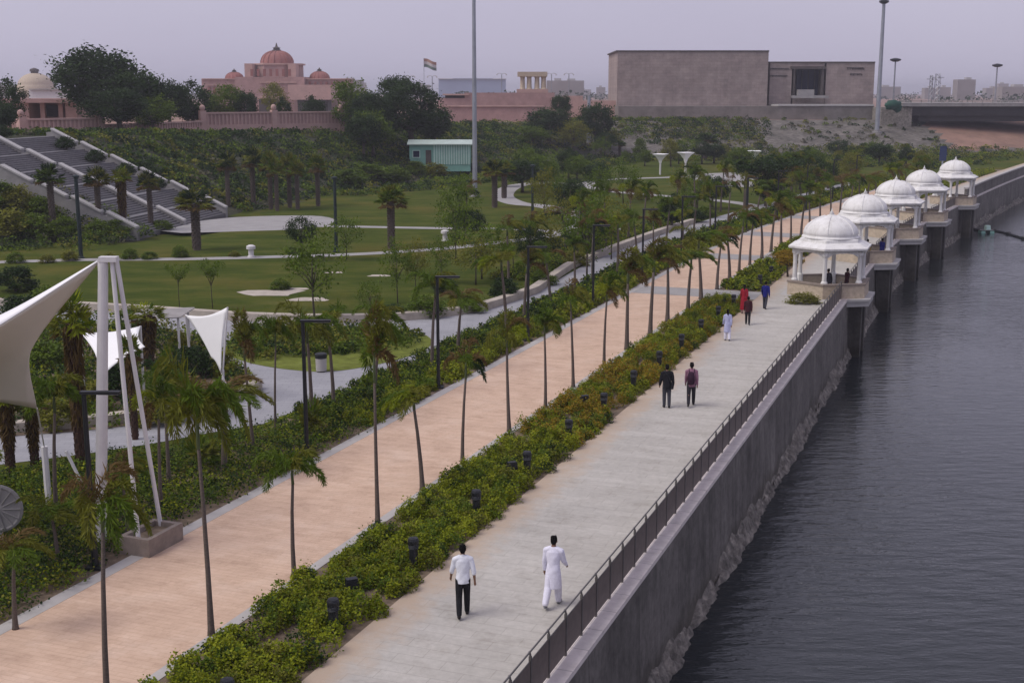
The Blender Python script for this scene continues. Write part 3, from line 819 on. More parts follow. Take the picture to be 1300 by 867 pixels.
def tree(seed, kind, n, nclump, leaf, key, trunk_r=.03):
    rng = np.random.default_rng(seed); r = random.Random(seed)
    c, pts, b = crown_points(rng, kind, n, nclump)
    me = leaf_mesh('crown', pts, leaf*rng.uniform(.7,1.3,n), tints(rng, n, key, b), rng, .6, .4)
    tb = MB(); f0 = {'dense':.32,'round':.5,'airy':.42,'flat':.72,'vee':.55}.get(kind, .05)
    if kind == 'bush':
        for k in range(5):
            q = c[r.randrange(len(c))]; tb.tube([(0,0,0), (q[0]*.4,q[1]*.4,q[2]*.5), tuple(q)], [trunk_r,trunk_r*.6,trunk_r*.2], 6)
    else:
        fx, fy = r.uniform(-.02,.02), r.uniform(-.02,.02)
        tb.tube([(0,0,0),(fx,fy,f0*.5),(fx*1.5,fy*1.5,f0),(fx,fy,min(.85, f0+.22))], [trunk_r*1.3,trunk_r,trunk_r*.8,trunk_r*.4], 8)
        for k in range(10 if kind != 'vee' else 7):
            q = c[r.randrange(len(c))]; z0 = f0*r.uniform(.75,1.1)
            tb.tube([(fx,fy,z0), (q[0]*.45,q[1]*.45,z0+(q[2]-z0)*.55), tuple(q)], [trunk_r*.5,trunk_r*.32,trunk_r*.1], 6)
    return tb.mesh('trunk', [M['bark']], True), me
PROTO = {}
def proto(key, variants): PROTO[key] = variants
proto('dense', [tree(10+i, 'dense', 5200, 62, .050, k, .035) for i, k in enumerate(('dark','dark','mid'))])
proto('big', [tree(31, 'dense', 12000, 84, .036, 'dark', .04), tree(32, 'dense', 10000, 74, .038, 'dark', .04)])
proto('greytree', [tree(35, 'dense', 3000, 70, .045, 'olive', .03)])
proto('ball', [tree(40+i, 'round', 4200, 90, .04, 'dark', .03) for i in range(2)])
proto('airy', [tree(50+i, 'airy', 1500, 46, .04, k, .013) for i, k in enumerate(('mid','olive','mid'))])
proto('flat', [tree(60, 'flat', 3800, 90, .045, 'dark', .02)])
proto('vee', [tree(65+i, 'vee', 650, 40, .05, 'mid', .012) for i in range(2)])
proto('bush', [tree(70+i, 'bush', 2600, 60, .07, k, .02) for i, k in enumerate(('dark','mid','olive','mid'))])
proto('orange', [tree(78, 'round', 2600, 60, .06, 'orange', .03)])
proto('drybush', [tree(79, 'bush', 2400, 60, .07, 'dry', .02)])
proto('yucca', [fan_palm(88, .12, .08, .8, 0, ('mid','olive'), 16)])
_pr = random.Random(55); PH = []; _pp = []
for i in range(11):
    h_ = _pr.uniform(2.6, 3.5); PH.append(h_); n_ = [9,7,8,6,9,8,7,10,6,8,7][i]
    _pp.append(plume_palm(100+i, h_, _pr.uniform(1.35, 1.75), [(.8,-.3),(.5,-.25),(-.6,-.2),(.75,0),(.25,-.35),(.8,-.4),(.6,-.1),(.35,-.2),(-.35,-.3),(.9,-.2),(.55,-.5)][i], [('mid','mid','olive'),('mid','olive'),('bright','olive','mid'),('mid','dark','olive')][i % 4], n_, [.0,.12,.0,.25,.0,.35,.1,0,.2,.05,.1][i]))
proto('plume', _pp)
proto('fan', [fan_palm(120+i, 3.0, .17, 1.1, 0, k, 40) for i, k in enumerate((('mid','dark'),('dark','olive'),('mid','olive')))])
proto('skirt', [fan_palm(130+i, 4.0, .2, 1.05, s_, ('mid','olive','bright'), 24) for i, s_ in enumerate((2.6,1.6))])
CATS = dict(dense=('dense_tree','tree'), big=('spreading_tree','tree'), greytree=('dense_tree','tree'), ball=('ball_tree','tree'), airy=('young_tree','tree'), flat=('flat_topped_tree','tree'), vee=('sapling','tree'), bush=('bush','bush'), orange=('croton_shrub','shrub'), drybush=('bush','bush'), yucca=('yucca','plant'), plume=('palm_tree','palm'), fan=('fan_palm','palm'), skirt=('fan_palm','palm'))
def plant(kind, loc, sx, sz, label, group=None, rz=None, var=None):
    k = rnd.randrange(len(PROTO[kind])) if var is None else var % len(PROTO[kind])
    tm, cm = PROTO[kind][k]; nm, cat = CATS[kind]
    t = thing(nm, label, cat, loc, rnd.uniform(0, 6.28) if rz is None else rz, group)
    t.scale = (sx, sx, sz)
    link('stem' if cat in ('bush','shrub','plant') else 'trunk', tm, t); link('foliage' if cat in ('bush','shrub','plant') else 'crown', cm, t)
    return t
def put(kind, px, base, top, wpx, label, dist=None, z=None, group=None, var=None, rz=None):
    """stand a plant where its foot and its top are seen; dist gives the distance of plants whose foot is hidden"""
    if dist is None: p = ground_hit(px, base)
    else:
        q = Yp(px, base, dist); p = Vector((q.x, q.y, float(terrain(q.x, q.y)) if z is None else z))
    h = Yp(px, top, p.y).z-p.z; w = wpx*p.y/F*1.02
    un = {'fan':(1.85,3.85),'skirt':(2.2,4.8),'plume':(2.2,3.8),'yucca':(1.5,.9),'vee':(.95,.95),'flat':(1.05,.92)}.get(kind, (1.,1.))
    return plant(kind, p, w/un[0], max(.3, h)/un[1], label, group, rz, var)

# ---- palms along the peach path
for k in range(38):
    y = [23.2,26.6,30.0,34.1,37.2,40.0,44.0,47.5,51.0,55.0][k] if k < 10 else 55+3.75*(k-9)
    hh = [3.7,4.4,2.5,4.2,2.6,2.9,3.1,2.9,3.3,3.0][k] if k < 10 else rnd.uniform(2.5,3.3)
    v = [5,0,4,1,2,3,6,7,9,10][k] if k < 10 else rnd.randrange(11)
    s_ = hh/PH[v]; g_ = rnd.uniform(.85,1.05) if k < 10 else rnd.uniform(1.15,1.5)
    o = plant('plume', Q2(y, -7.72+rnd.uniform(-.1,.1)), g_*(.82 if k < 10 else .9), s_, 'wind-blown palm between peach path and promenade hedge, %s from its bottom end' % nth(k+1), 'palms between the peach path and the promenade hedge', rnd.uniform(-.35,.35), v)
    o.rotation_euler[0] = rnd.uniform(-.035,.035); o.rotation_euler[1] = rnd.uniform(-.05,.05)
kk = 0
for k in range(30):
    y = 24.5+4.2*k+rnd.uniform(-.5,.5); d = -14.9+rnd.uniform(-.5,.5)
    if 30 < y < 35: continue
    v = rnd.randrange(11); hh = rnd.uniform(2.2,3.4); kk += 1; g_ = rnd.uniform(.75,1.0) if k < 8 else rnd.uniform(.95,1.25)
    o = plant('plume', Q2(y, d), g_, hh/PH[v], 'slender palm between peach path and grey drive, %s from its bottom end' % nth(kk), 'palms between the peach path and the grey drive', rnd.uniform(-.35,.35), v); o.rotation_euler[1] = rnd.uniform(-.06,.06)
kk = 0
for k in range(14):
    y = 78+6.5*k; d = -20.4+rnd.uniform(-.6,.6); v = rnd.randrange(11); kk += 1
    plant('plume', Q2(y, d), rnd.uniform(1.,1.3), rnd.uniform(3,4)/PH[v], 'palm at the lawn edge of the drive, %s away from the round lawn' % nth(kk), 'palms on the lawn side of the grey drive', rnd.uniform(-.35,.35), v)

# ---- hedges and ground cover (nobody could count the plants)
def hedge(name, d0, d1, y0, y1, hgt, per_m2, leaf, label, seed, keys, gaps=.12, clump_r=.30, ncl=None, lump=1.):
    rng = np.random.default_rng(seed)
    ys = np.interp(np.linspace(arc(y0), arc(y1), 400), _sl, _ys)
    A = (arc(y1)-arc(y0))*abs(d1-d0); nb = int(A*9.)
    by = np.interp(rng.uniform(arc(y0), arc(y1), nb), _sl, _ys); bd = rng.uniform(min(d0,d1)+.1, max(d0,d1)-.1, nb)
    s = _slope(by); nn = np.hypot(1, s); bx = river(by)+bd/nn; byy = by-bd*s/nn
    gap = np.sin(bx*1.7+seed)*np.sin(byy*1.3+seed*2)+.35*np.sin(bx*4.1)*np.sin(byy*3.7)
    keep = gap < 1.25-gaps*3
    bx, byy, bd, by = bx[keep], byy[keep], bd[keep], by[keep]; nb = len(bx)
    bh = hgt*rng.uniform(.45,1.05,nb)*(1+.22*np.sin(byy*.9+bx)); br = clump_r*rng.uniform(.5,1.35,nb)
    n = int(A*per_m2*keep.mean()); k = rng.integers(0, nb, n)
    v = rng.normal(size=(n,3)); v[:,2] = np.abs(v[:,2]); v /= np.linalg.norm(v, axis=1)[:,None]; v *= rng.uniform(.55,1,(n,1))**.5
    pts = np.stack([bx[k]+v[:,0]*br[k], byy[k]+v[:,1]*br[k], .03+v[:,2]*bh[k]], 1)+rng.normal(size=(n,3))*.035
    sp = rng.random(n) < .04; pts[sp,2] += rng.uniform(.03,.2,int(sp.sum())); pts[:,2] = np.maximum(pts[:,2], .03)
    kid = keys(bx, byy, bd, by, rng)
    lk_ = kid[k]; mixd = rng.random(n); lk_[mixd < .14] = 'mid'; lk_[(mixd > .18) & (mixd < .30)] = 'bright'; lk_[(mixd > .34) & (mixd < .38)] = 'olive'
    ti = np.zeros((n,3)); br_ = rng.random(nb)
    for key in set(lk_.tolist()):
        m = lk_ == key; ti[m] = tints(rng, int(m.sum()), key, br_[k[m]])
    return tag(link(name, leaf_mesh(name, pts, leaf*rng.uniform(.7,1.4,n), ti, rng, .62, .5)), label, 'hedge', None, 'stuff')
def keys_right(bx, by_, bd, by, rng):
    n = len(bx); out = np.array(['mid']*n, dtype=object); q = rng.random(n)
    out[q < .58] = 'bright'; out[(q >= .58) & (q < .74)] = 'olive'; out[(q > .93)] = 'dark'
    o = (np.abs(by-47)<6.5)*(.85)+(np.abs(by-58)<5)*.4+(np.abs(by-66)<3)*.3; z = rng.random(n) < o*(np.sin(by_*1.1)*.4+.75)
    out[z] = 'orange'; return out
def keys_left(bx, by_, bd, by, rng):
    n = len(bx); out = np.array(['dark']*n, dtype=object); q = rng.random(n)
    out[q < .35] = 'mid'; e = bd > -13.9
    out[e & (q < .75)] = 'bright'; out[e & (q > .75)] = 'olive'; return out
hedge('clipped_hedge', -7.45, -4.72, 14, 70.8, .50, 2700, .068, 'low clipped hedge with yellow and orange croton leaves between path and promenade', 1, keys_right, .15, .27)
for i, (a, b) in enumerate([(75,87.7),(91.6,102.3),(106.2,116.8),(120.6,134.2),(138.2,195)]):
    hedge('clipped_hedge', -7.4, -4.9, a, b, .55, 330, .17, ['hedge piece beside the red and blue clad walkers','hedge piece level with the second white domed pavilion','hedge piece level with the third white domed pavilion','hedge piece level with the fourth white domed pavilion','long hedge piece beyond the last white domed pavilion'][i], 5+i, keys_right)
hedge('clipped_hedge', -16.2, -12.75, 40, 62, .55, 1500, .088, 'deep green hedge between the peach path and the grey forecourt', 11, keys_left, 0.02)
hedge('clipped_hedge', -16.1, -12.75, 62, 172, .62, 330, .18, 'deep green hedge along the grey drive farther up the peach path', 12, keys_left, 0.02)
def keys_mid(bx, by_, bd, by, rng):
    n = len(bx); out = np.array(['mid']*n, dtype=object); q = rng.random(n); out[q < .3] = 'dark'; out[q > .7] = 'olive'; return out
hedge('clipped_hedge', -22.6, -19.5, 74, 112, .5, 200, .17, 'loose planting on the lawn side of the grey drive', 14, keys_mid, .2)
def scatter(name, poly, n, size, hgt, keyw, label, seed, cat='shrubbery', z_fn=None, cl=.8):
    """leaf clumps spread over a region given by ground points"""
    rng = np.random.default_rng(seed); pl = np.array([(p[0], p[1]) for p in poly])
    lo, hi = pl.min(0), pl.max(0); nb = max(30, n//40); B = []
    def inside(q):
        x, y = q[:,0], q[:,1]; c = np.zeros(len(q), bool); j = len(pl)-1
        for i in range(len(pl)):
            xi, yi = pl[i]; xj, yj = pl[j]
            c ^= ((yi > y) != (yj > y)) & (x < (xj-xi)*(y-yi)/(yj-yi+1e-12)+xi); j = i
        return c
    while sum(len(b) for b in B) < nb:
        q = lo+(hi-lo)*rng.random((nb*2,2)); B.append(q[inside(q)])
    b = np.concatenate(B)[:nb]; k = rng.integers(0, nb, n)
    hh = hgt*rng.uniform(.4,1.3,nb); rr = cl*rng.uniform(.6,1.3,nb)
    v = rng.normal(size=(n,3)); v[:,2] = np.abs(v[:,2]); v /= np.linalg.norm(v, axis=1)[:,None]; v *= rng.uniform(.5,1,(n,1))**.5
    x = b[k,0]+v[:,0]*rr[k]; y = b[k,1]+v[:,1]*rr[k]; z = terrain(x, y)+.05+v[:,2]*hh[k]
    names = list(keyw); w = np.array([keyw[a] for a in names], float); kid = rng.choice(len(names), nb, p=w/w.sum()); br = rng.random(nb); ti = np.zeros((n,3))
    for i, a in enumerate(names):
        m = kid[k] == i; ti[m] = tints(rng, int(m.sum()), a, br[k[m]])
    return tag(link(name, leaf_mesh(name, np.stack([x,y,z],1), size*rng.uniform(.7,1.3,n), ti, rng, .65, .4)), label, cat, None, 'stuff')
# slope planting
scatter('slope_shrubs', [(-27.5,130),(-20.5,158),(-4.5,191),(8,222),(-3,245),(-20,215),(-34,190),(-50,160),(-55,131)], 90000, .34, .75, dict(dark=5, mid=3, olive=1.2, grey=.4), 'dark shrubs covering the embankment below the pink wall', 21, cl=1.15)
scatter('slope_shrubs', [(6,220),(22,247),(50,252),(46,270),(20,272),(-2,245)], 22000, .36, .8, dict(dark=4, mid=3, olive=2, grey=1.5), 'mixed shrubs on the embankment between the cabin and the brown block building', 22, cl=1.2)
scatter('slope_shrubs', [(26,243),(50,246),(54,272),(30,268)], 9000, .34, .8, dict(dark=4, mid=2, olive=2, grey=2), 'shrubs growing over the near half of the stone embankment', 23, cl=.9)
scatter('slope_shrubs', [(54,247),(86,252),(88,276),(57,273)], 4500, .30, .6, dict(dark=3, mid=2, olive=2, grey=3), 'sparse shrubs on the bare stone embankment by the bridge', 30, cl=.7)
scatter('shrubbery', [(-22,150),(-6,183),(16,232),(30,238),(14,205),(2,182),(-11,158),(-17,150)], 26000, .28, .8, dict(dark=4, mid=4, olive=1, bright=.5), 'thick green shrubbery at the embankment foot round the turquoise cabin', 24, cl=.9)
scatter('shrubbery', [(16,232),(48,246),(84,252),(98,256),(100,250),(90,240),(60,222),(40,226),(26,226)], 40000, .30, .9, dict(dark=4, mid=4, olive=3, bright=.8), 'tangled garden shrubbery along the foot of the stone embankment', 25, cl=1.0)
scatter('shrubbery', [(52,215),(66,200),(80,215),(110,262),(100,255),(75,228)], 9000, .30, .6, dict(dark=3, mid=4, olive=3), 'low shrubs beyond the last white domed pavilion', 26, cl=.9)
scatter('shrubbery', [(-60,97),(-33,97),(-30.5,108),(-34,112),(-60,110)], 16000, .22, .9, dict(dark=3, mid=4, olive=2, grey=1), 'mixed shrubbery below the grey stairs', 27, cl=.8)
scatter('ground_cover', [P(*q) for q in [(-300,660),(-120,624),(0,606),(110,590),(200,577),(270,563),(335,549),(400,522)]]+[Q(y, -12.85) for y in (46,40,34,28,22,15)], 100000, .09, .5, dict(dark=3, mid=4, olive=1.2, bright=1.2), 'dense green ground cover under the big white canopy', 13, cl=.42)
scatter('shrubbery', [P(*q) for q in islB_px], 45000, .15, .75, dict(dark=4, mid=3, olive=1, bright=.4), 'dark leafy shrubs filling the island bed by the white canopies', 28, cl=.55)
scatter('shrubbery', [P(*q) for q in [(292,447),(300,426),(345,418),(420,418),(500,418),(535,428),(520,442),(470,448),(400,452),(345,458),(320,456)]], 14000, .15, .55, dict(mid=4, olive=3, dark=2), 'rounded green shrubs on the grass island by the litter bin', 29, cl=.5)
# ---- single trees and shrubs, each where its foot stands (photo column, foot row, top row, width)
def series(items, fmt, group):
    for i, it in enumerate(sorted(items, key=lambda a: a[1])):
        kw = it[5] if len(it) > 5 else {}
        put(it[0], it[1], it[2], it[3], it[4], fmt % nth(i+1), group=group, **kw)
put('big', 126, 165, 54, 128, 'huge dark spreading tree rising above the pink boundary wall', dist=172)
put('dense', 176, 168, 84, 84, 'dark tree pressed against the huge spreading tree on its city side', dist=168)
put('big', 152, 190, 112, 84, 'broad dark tree in front of the boundary wall at the stair top', dist=158, var=1)
put('dense', 216, 160, 98, 62, 'dark tree between the spreading tree and the red domed palace', dist=176)
put('dense', 246, 152, 103, 54, 'smaller dark tree just behind the start of the pale pink wall', dist=182)
put('dense', 196, 182, 120, 60, 'dark tree leaning over the slope beside the pink wall gap', dist=165)
put('dense', 12, 150, 100, 52, 'dark tree in front of the pale hazy dome', dist=160)
put('dense', 2, 172, 128, 50, 'dark tree at the stair top beside the pink blossom', dist=140)
put('bush', 18, 178, 162, 34, 'pink flowering shrub at the top of the grey stairs', dist=138, var=2)
put('dense', 284, 148, 107, 52, 'dark tree behind the wall under the small side dome', dist=188)
put('dense', 313, 148, 112, 34, 'narrow dark tree behind the wall before the palace centre', dist=188)
put('greytree', 350, 140, 104, 42, 'hazy olive tree standing close to the palace front', dist=250)
put('dense', 360, 148, 124, 24, 'small dark tree beside the flat-roofed wall gate', dist=192)
put('dense', 398, 148, 122, 36, 'squat dark tree behind the wall under the palace terrace', dist=192)
series([('dense',447,190,101,56,dict(dist=190)),('big',474,196,118,66,dict(dist=186)),('dense',462,200,140,50,dict(dist=178)),('big',520,196,103,92,dict(dist=192,var=1)),('dense',552,198,132,56,dict(dist=200)),('dense',474,205,140,56,dict(dist=180)),('greytree',490,186,122,40,dict(dist=196))],
    'dark tree behind the turquoise cabin, %s counting from the pink wall', 'trees in the clump behind the turquoise cabin')
series([('bush',528,222,202,30),('bush',552,223,205,36),('bush',580,221,200,32),('bush',470,228,206,50),('bush',500,230,208,44),('bush',440,234,212,50),('bush',600,224,206,28)], 'dense bush in front of the turquoise cabin slope, %s counting towards the tall mast', 'bushes before the cabin')
put('flat', 503, 150, 103, 44, 'small flat-topped tree showing above the dark clump', dist=205)
series([('dense',697,196,134,66,dict(dist=232)),('dense',712,160,118,30,dict(dist=262)),('dense',756,198,127,50,dict(dist=236)),('greytree',728,200,152,48,dict(dist=228)),('dense',676,205,160,46,dict(dist=225)),('greytree',775,205,165,40,dict(dist=238))],
    'dark tree below the columned pavilion, %s counting towards the brown building', 'trees below the columned pavilion')
# fan palms
series([('fan',67,286,212,34),('fan',126,284,215,30),('skirt',157,291,214,34),('fan',192,290,220,28),('fan',250,318,244,46)], 'stout fan palm before the grey stairs, %s counting towards the lawn', 'fan palms before the grey stairs')
series([('fan',290,262,196,24),('fan',322,262,190,26),('fan',344,266,196,24),('fan',352,268,205,22),('fan',368,264,198,24),('fan',378,266,206,22),('fan',404,262,200,24)], 'dark fan palm in the line at the embankment foot, %s counting from the stairs', 'fan palms at the embankment foot')
put('fan', 497, 316, 240, 40, 'lone fan palm on the lawn below the turquoise cabin')
put('fan', 628, 264, 206, 30, 'fan palm beside the foot of the tall grey mast')
put('fan', 640, 252, 208, 28, 'second fan palm just behind the foot of the tall grey mast')
# stair-side and park bushes
series([('bush',12,300,262,70),('bush',45,302,268,56),('bush',0,262,226,50),('bush',24,268,232,48),('bush',52,276,246,44),('bush',82,300,272,42),('bush',150,296,276,40),('bush',205,292,278,34)], 'leafy bush in the bed below the grey stairs, %s counting towards the stair foot', 'bushes below the grey stairs')
put('bush', 125, 306, 276, 40, 'bright green clipped bush beside the dark pole below the stairs', var=1)
put('bush', 600, 292, 264, 38, 'dark round topiary bush on the lawn path near the white pedestal', var=0)
put('ball', 384, 330, 275, 42, 'round-headed dark tree by the lawn path before the forecourt')
series([('bush',20,334,318,26),('bush',88,331,316,26),('bush',165,329,314,24),('bush',190,329,318,24),('bush',229,327,310,24),('bush',298,326,318,18),('bush',372,322,312,20),('bush',60,334,322,22),('bush',140,331,320,22)], 'small dark shrub along the far lawn path, %s counting towards the pedestal', 'shrubs along the lawn path')
put('vee', 228, 392, 336, 34, 'small V-shaped sapling on the lawn behind the white sail', var=0)
put('vee', 270, 392, 330, 40, 'wider V-shaped sapling beside its smaller twin on the lawn', var=1)
put('bush', 356, 368, 352, 30, 'low shrub by the bare sand patch on the round lawn', var=1)
series([('airy',400,412,285,92),('airy',440,330,270,50),('airy',505,386,300,52),('airy',528,382,300,40),('airy',560,360,296,44),('airy',604,362,300,70),('airy',652,342,292,50),('airy',690,344,262,72),('airy',745,358,245,80),('airy',776,330,248,56),('airy',716,300,250,50),('airy',470,400,352,40)],
    'slim young tree with an open crown on the lawn, %s counting towards the pavilions', 'young trees on the round lawn')
series([('bush',540,402,372,60),('bush',590,396,368,56),('bush',640,380,350,44),('bush',500,404,384,40),('bush',565,372,350,36),('bush',690,362,338,36),('bush',730,338,316,36),('bush',700,320,300,40)], 'rounded green bush by the pale kerb of the drive, %s counting up the drive', 'bushes along the kerb of the drive')
put('orange', 1000, 352, 318, 40, 'round orange croton on a stem beside the first domed pavilion')
put('bush', 1020, 386, 370, 44, 'low grey-green shrub at the plinth corner of the first domed pavilion', var=2)
put('bush', 735, 312, 288, 34, 'yellowish bush at the drive bend', var=2)
rm = random.Random(41); mid = []
for k in range(26):
    px = rm.uniform(560, 905); ln = 395-(px-600)*.345; base = rm.uniform(max(250, ln-95), ln-14)
    kd = rm.choice(['airy','airy','airy','dense','bush','bush','ball','plume']); sc_ = (base-118)/200
    hh = {'airy':78,'dense':62,'bush':26,'ball':50,'plume':66}[kd]*sc_*rm.uniform(.75,1.2); ww = {'airy':62,'dense':58,'bush':38,'ball':40,'plume':56}[kd]*sc_*rm.uniform(.8,1.2)
    mid.append((kd, px, base, base-hh, ww))
series(mid, 'garden plant on the lawns along the drive, %s counting towards the domes', 'garden plants on the lawns along the drive')
# belt of trees across the far park
rb = random.Random(19); belt = []
for k in range(46):
    px = 640+k*12.3+rb.uniform(-8, 8); base = rb.uniform(206, 246) if px < 1060 else rb.uniform(200, 222)
    if 760 < px < 935 and base > 214: base = rb.uniform(198, 213)
    kd = rb.choice(['dense','dense','airy','airy','ball','greytree','bush','fan']); hh = rb.uniform(20, 44)*(base-118)/110
    belt.append((kd, px, base, base-hh, hh*rb.uniform(.75, 1.25)*(.7 if kd == 'fan' else 1)))
series(belt, 'park tree in the far belt, %s counting from the tall mast to the bridge', 'trees in the far park belt')
grove = []
for k in range(24):
    px = 945+rb.uniform(0, 150); base = rb.uniform(232, 272)-(px-945)*.18
    kd = rb.choice(['dense','airy','airy','greytree','ball']); hh = rb.uniform(24, 46)*(base-118)/130
    grove.append((kd, px, base, base-hh, hh*rb.uniform(.8, 1.2)))
series(grove, 'tree in the dark grove by the drive, %s counting towards the river', 'trees in the grove by the drive')
put('flat', 972, 262, 206, 84, 'wide dark flat-topped tree at the edge of the grove')
# canopy garden
series([('skirt',14,600,488,56),('skirt',45,596,500,50),('skirt',104,596,378,66),('skirt',190,470,388,60),('skirt',172,560,430,40)], 'fan palm with shaggy dry skirt near the canopies, %s counting towards the forecourt', 'skirted fan palms by the canopies')
series([('bush',150,505,455,66),('bush',215,505,468,60),('bush',245,480,435,60),('bush',285,478,440,46),('bush',230,452,420,44),('bush',310,492,466,34),('bush',60,470,430,70),('bush',30,420,370,70),('bush',75,545,500,60),('bush',20,470,430,60),('bush',170,420,385,60),('bush',120,520,480,50),('bush',200,540,505,60),('bush',20,370,335,60),('bush',60,395,360,60)], 'dense bush in the island garden, %s counting towards the forecourt', 'bushes in the island garden')
put('drybush', 250, 528, 472, 74, 'brown-tinged rounded bush at the kerb of the island garden')
series([('plume',72,660,500,80,dict(rz=.2)),('plume',205,652,485,70,dict(rz=-.3)),('plume',75,722,632,80,dict(rz=.1)),('plume',163,690,590,70,dict(rz=.3)),('plume',285,602,495,110,dict(rz=0,var=5))], 'bent young palm round the canopy mast, %s counting towards the path', 'young palms round the canopy mast')
put('plume', 20, 800, 690, 90, 'brown drooping young palm at the frame edge by the peach path', var=5, rz=0.)
put('yucca', 252, 600, 552, 64, 'spiky yucca in the ground cover below the drive kerb')
put('yucca', 398, 560, 505, 50, 'spiky blue-green agave beside the second arm lamp')
put('plume', 350, 552, 420, 46, 'thin upright palm beside the forecourt, next to the second arm lamp', rz=0., var=4)
put('plume', 424, 522, 410, 70, 'palm with a drooping head right behind the litter bin', rz=.2, var=2)

# ================================================================== STAIRS
st = thing('stairway', 'broad grey granite stairs with pale capped walls climbing the embankment', 'stairs', (-31.8,107,0))
A_ = Vector((0,0,0)); ud = Vector((3,19.6,0)).normalized(); nd = Vector((-ud.y, ud.x, 0)); W_ = 19.8
tr = MB()
rz_ = math.atan2(ud.y, ud.x)
for fl in range(6):
    for s_ in range(8):
        r0 = fl*3.12+s_*.3; r1 = r0+.3 if s_ < 7 else (fl+1)*3.12; z = (fl*8+s_+1)*.16
        c = nd*((r0+r1)/2)+ud*(W_/2)
        tr.box((c.x, c.y, (z-1.2)/2), (W_-.02, r1-r0+.002*(s_%2), z+1.2), rz_)
tr.build('steps', M['granite'], st)
for wi, (u, hw) in enumerate(((-.25,.75),(9.6,.35),(W_+.25,.65))):
    wb = MB(); cp = MB()
    for fl in range(6):
        r0 = fl*3.12-.1; r1 = fl*3.12+2.5; z0 = fl*1.28+hw; z1 = z0+1.28; r2 = (fl+1)*3.12-.1
        def slab(mb, ra, za0, za1, rb_, zb0, zb1, w):
            vs = []
            for r, a, b in ((ra,za0,za1),(rb_,zb0,zb1)):
                for q in (-w/2, w/2):
                    p = nd*r+ud*(u+q); vs += [(p.x,p.y,a),(p.x,p.y,b)]
            mb.add(vs, [(0,1,3,2),(4,6,7,5),(0,4,5,1),(2,3,7,6),(1,5,7,3),(0,2,6,4)])
        slab(wb, r0, -1.2, z0, r1, -1.2, z1, .5); slab(wb, r1, -1.2, z1-.25, r2, -1.2, z1-.25, .5)
        slab(cp, r0, z0+.003, z0+.16, r1, z1+.003, z1+.16, .72)
    w_ = wb.build('side_wall', M['concrete'], st); cp.build('cap', M['cap'], w_)
for k in range(1, 6):
    c = Vector((-31.8,107,0))+nd*(k*3.12-.2)+ud*(W_-2.3)
    plant('bush', (c.x, c.y, k*1.28), 2.3, 1.5, 'clipped dark ball shrub on the %s stair landing up from the foot' % nth(k), 'ball shrubs on the stair landings', 0., 0)
plant('bush', (-50.2, 125.5, 7.5), 2.3, 1.6, 'clipped dark ball shrub at the stair head before the pink wall', 'ball shrubs on the stair landings', 0., 0)

# ================================================================== CANOPIES
def membrane(name, c00, c10, c01, c11, sag, m_, parent, n=16, th=.03):
    """saddle of cloth between four corners with inward-curved edges"""
    a, b, c, d = [Vector(q) for q in (c00, c10, c01, c11)]; ctr = (a+b+c+d)/4
    vs = []; fs = []
    for i in range(n+1):
        for k in range(n+1):
            u, v = i/n, k/n
            p = a*(1-u)*(1-v)+b*u*(1-v)+c*(1-u)*v+d*u*v
            e = max(abs(2*u-1), abs(2*v-1)); oth = min(abs(2*u-1), abs(2*v-1))
            w = sag*(1-(2*u-1)**2)*abs(2*v-1)**2+sag*(1-(2*v-1)**2)*abs(2*u-1)**2
            vs.append(p+(ctr-p)*w)
    for i in range(n):
        for k in range(n): o = i*(n+1)+k; fs.append((o, o+1, o+n+2, o+n+1))
    mb = MB(); mb.add(vs, fs); o = mb.build(name, m_, parent, True)
    md = o.modifiers.new('thick', 'SOLIDIFY'); md.thickness = th
    return o
base = P(128, 694); mast_top = Yp(131, 328, base.y)
cn = thing('shade_canopy', 'large cream tensile canopy hung from a tall white mast beside the peach path', 'canopy', base)
L = lambda v: Vector(v)-base
MB().tube([(0,0,0), L(mast_top)*.5, L(mast_top)], [.15,.15,.125], 14).build('mast', M['white'], cn)
m = MB(); t_ = L(mast_top); m.box((t_.x+.14,t_.y,t_.z-.02), (.46,.26,.13)); m.box((t_.x-.08,t_.y,t_.z-.18), (.12,.12,.3)); m.build('mast_head', M['white'], cn)
pl = P(205, 683); pl2 = P(177, 703)
for q, dx in ((pl, .34), (pl2, .22)):
    e = L(q)+Vector((0,0,.36)); MB().tube([t_+Vector((dx,0,-.05)), e], .062, 8).build('stay', M['white'], cn)
c_low = L(Yp(47, 518, base.y+.8)); c_hi = t_+Vector((-.12,0,-.08))
c_far = L(Yp(-170, 478, base.y+4.5)); c_near = L(Yp(-150, 505, base.y-1.5))
# corners run: mast head, high outer corner, low tip, outer low corner
hi2 = L(Yp(-190, 500, base.y-3.5)); lo2 = L(Yp(-170, 520, base.y+2.5))
mm = membrane('membrane', c_hi, hi2, c_low, lo2, .34, M['membrane'], cn, 24)
pts = []
for i in range(25): pts.append(Vector(mm.data.vertices[i*25].co))
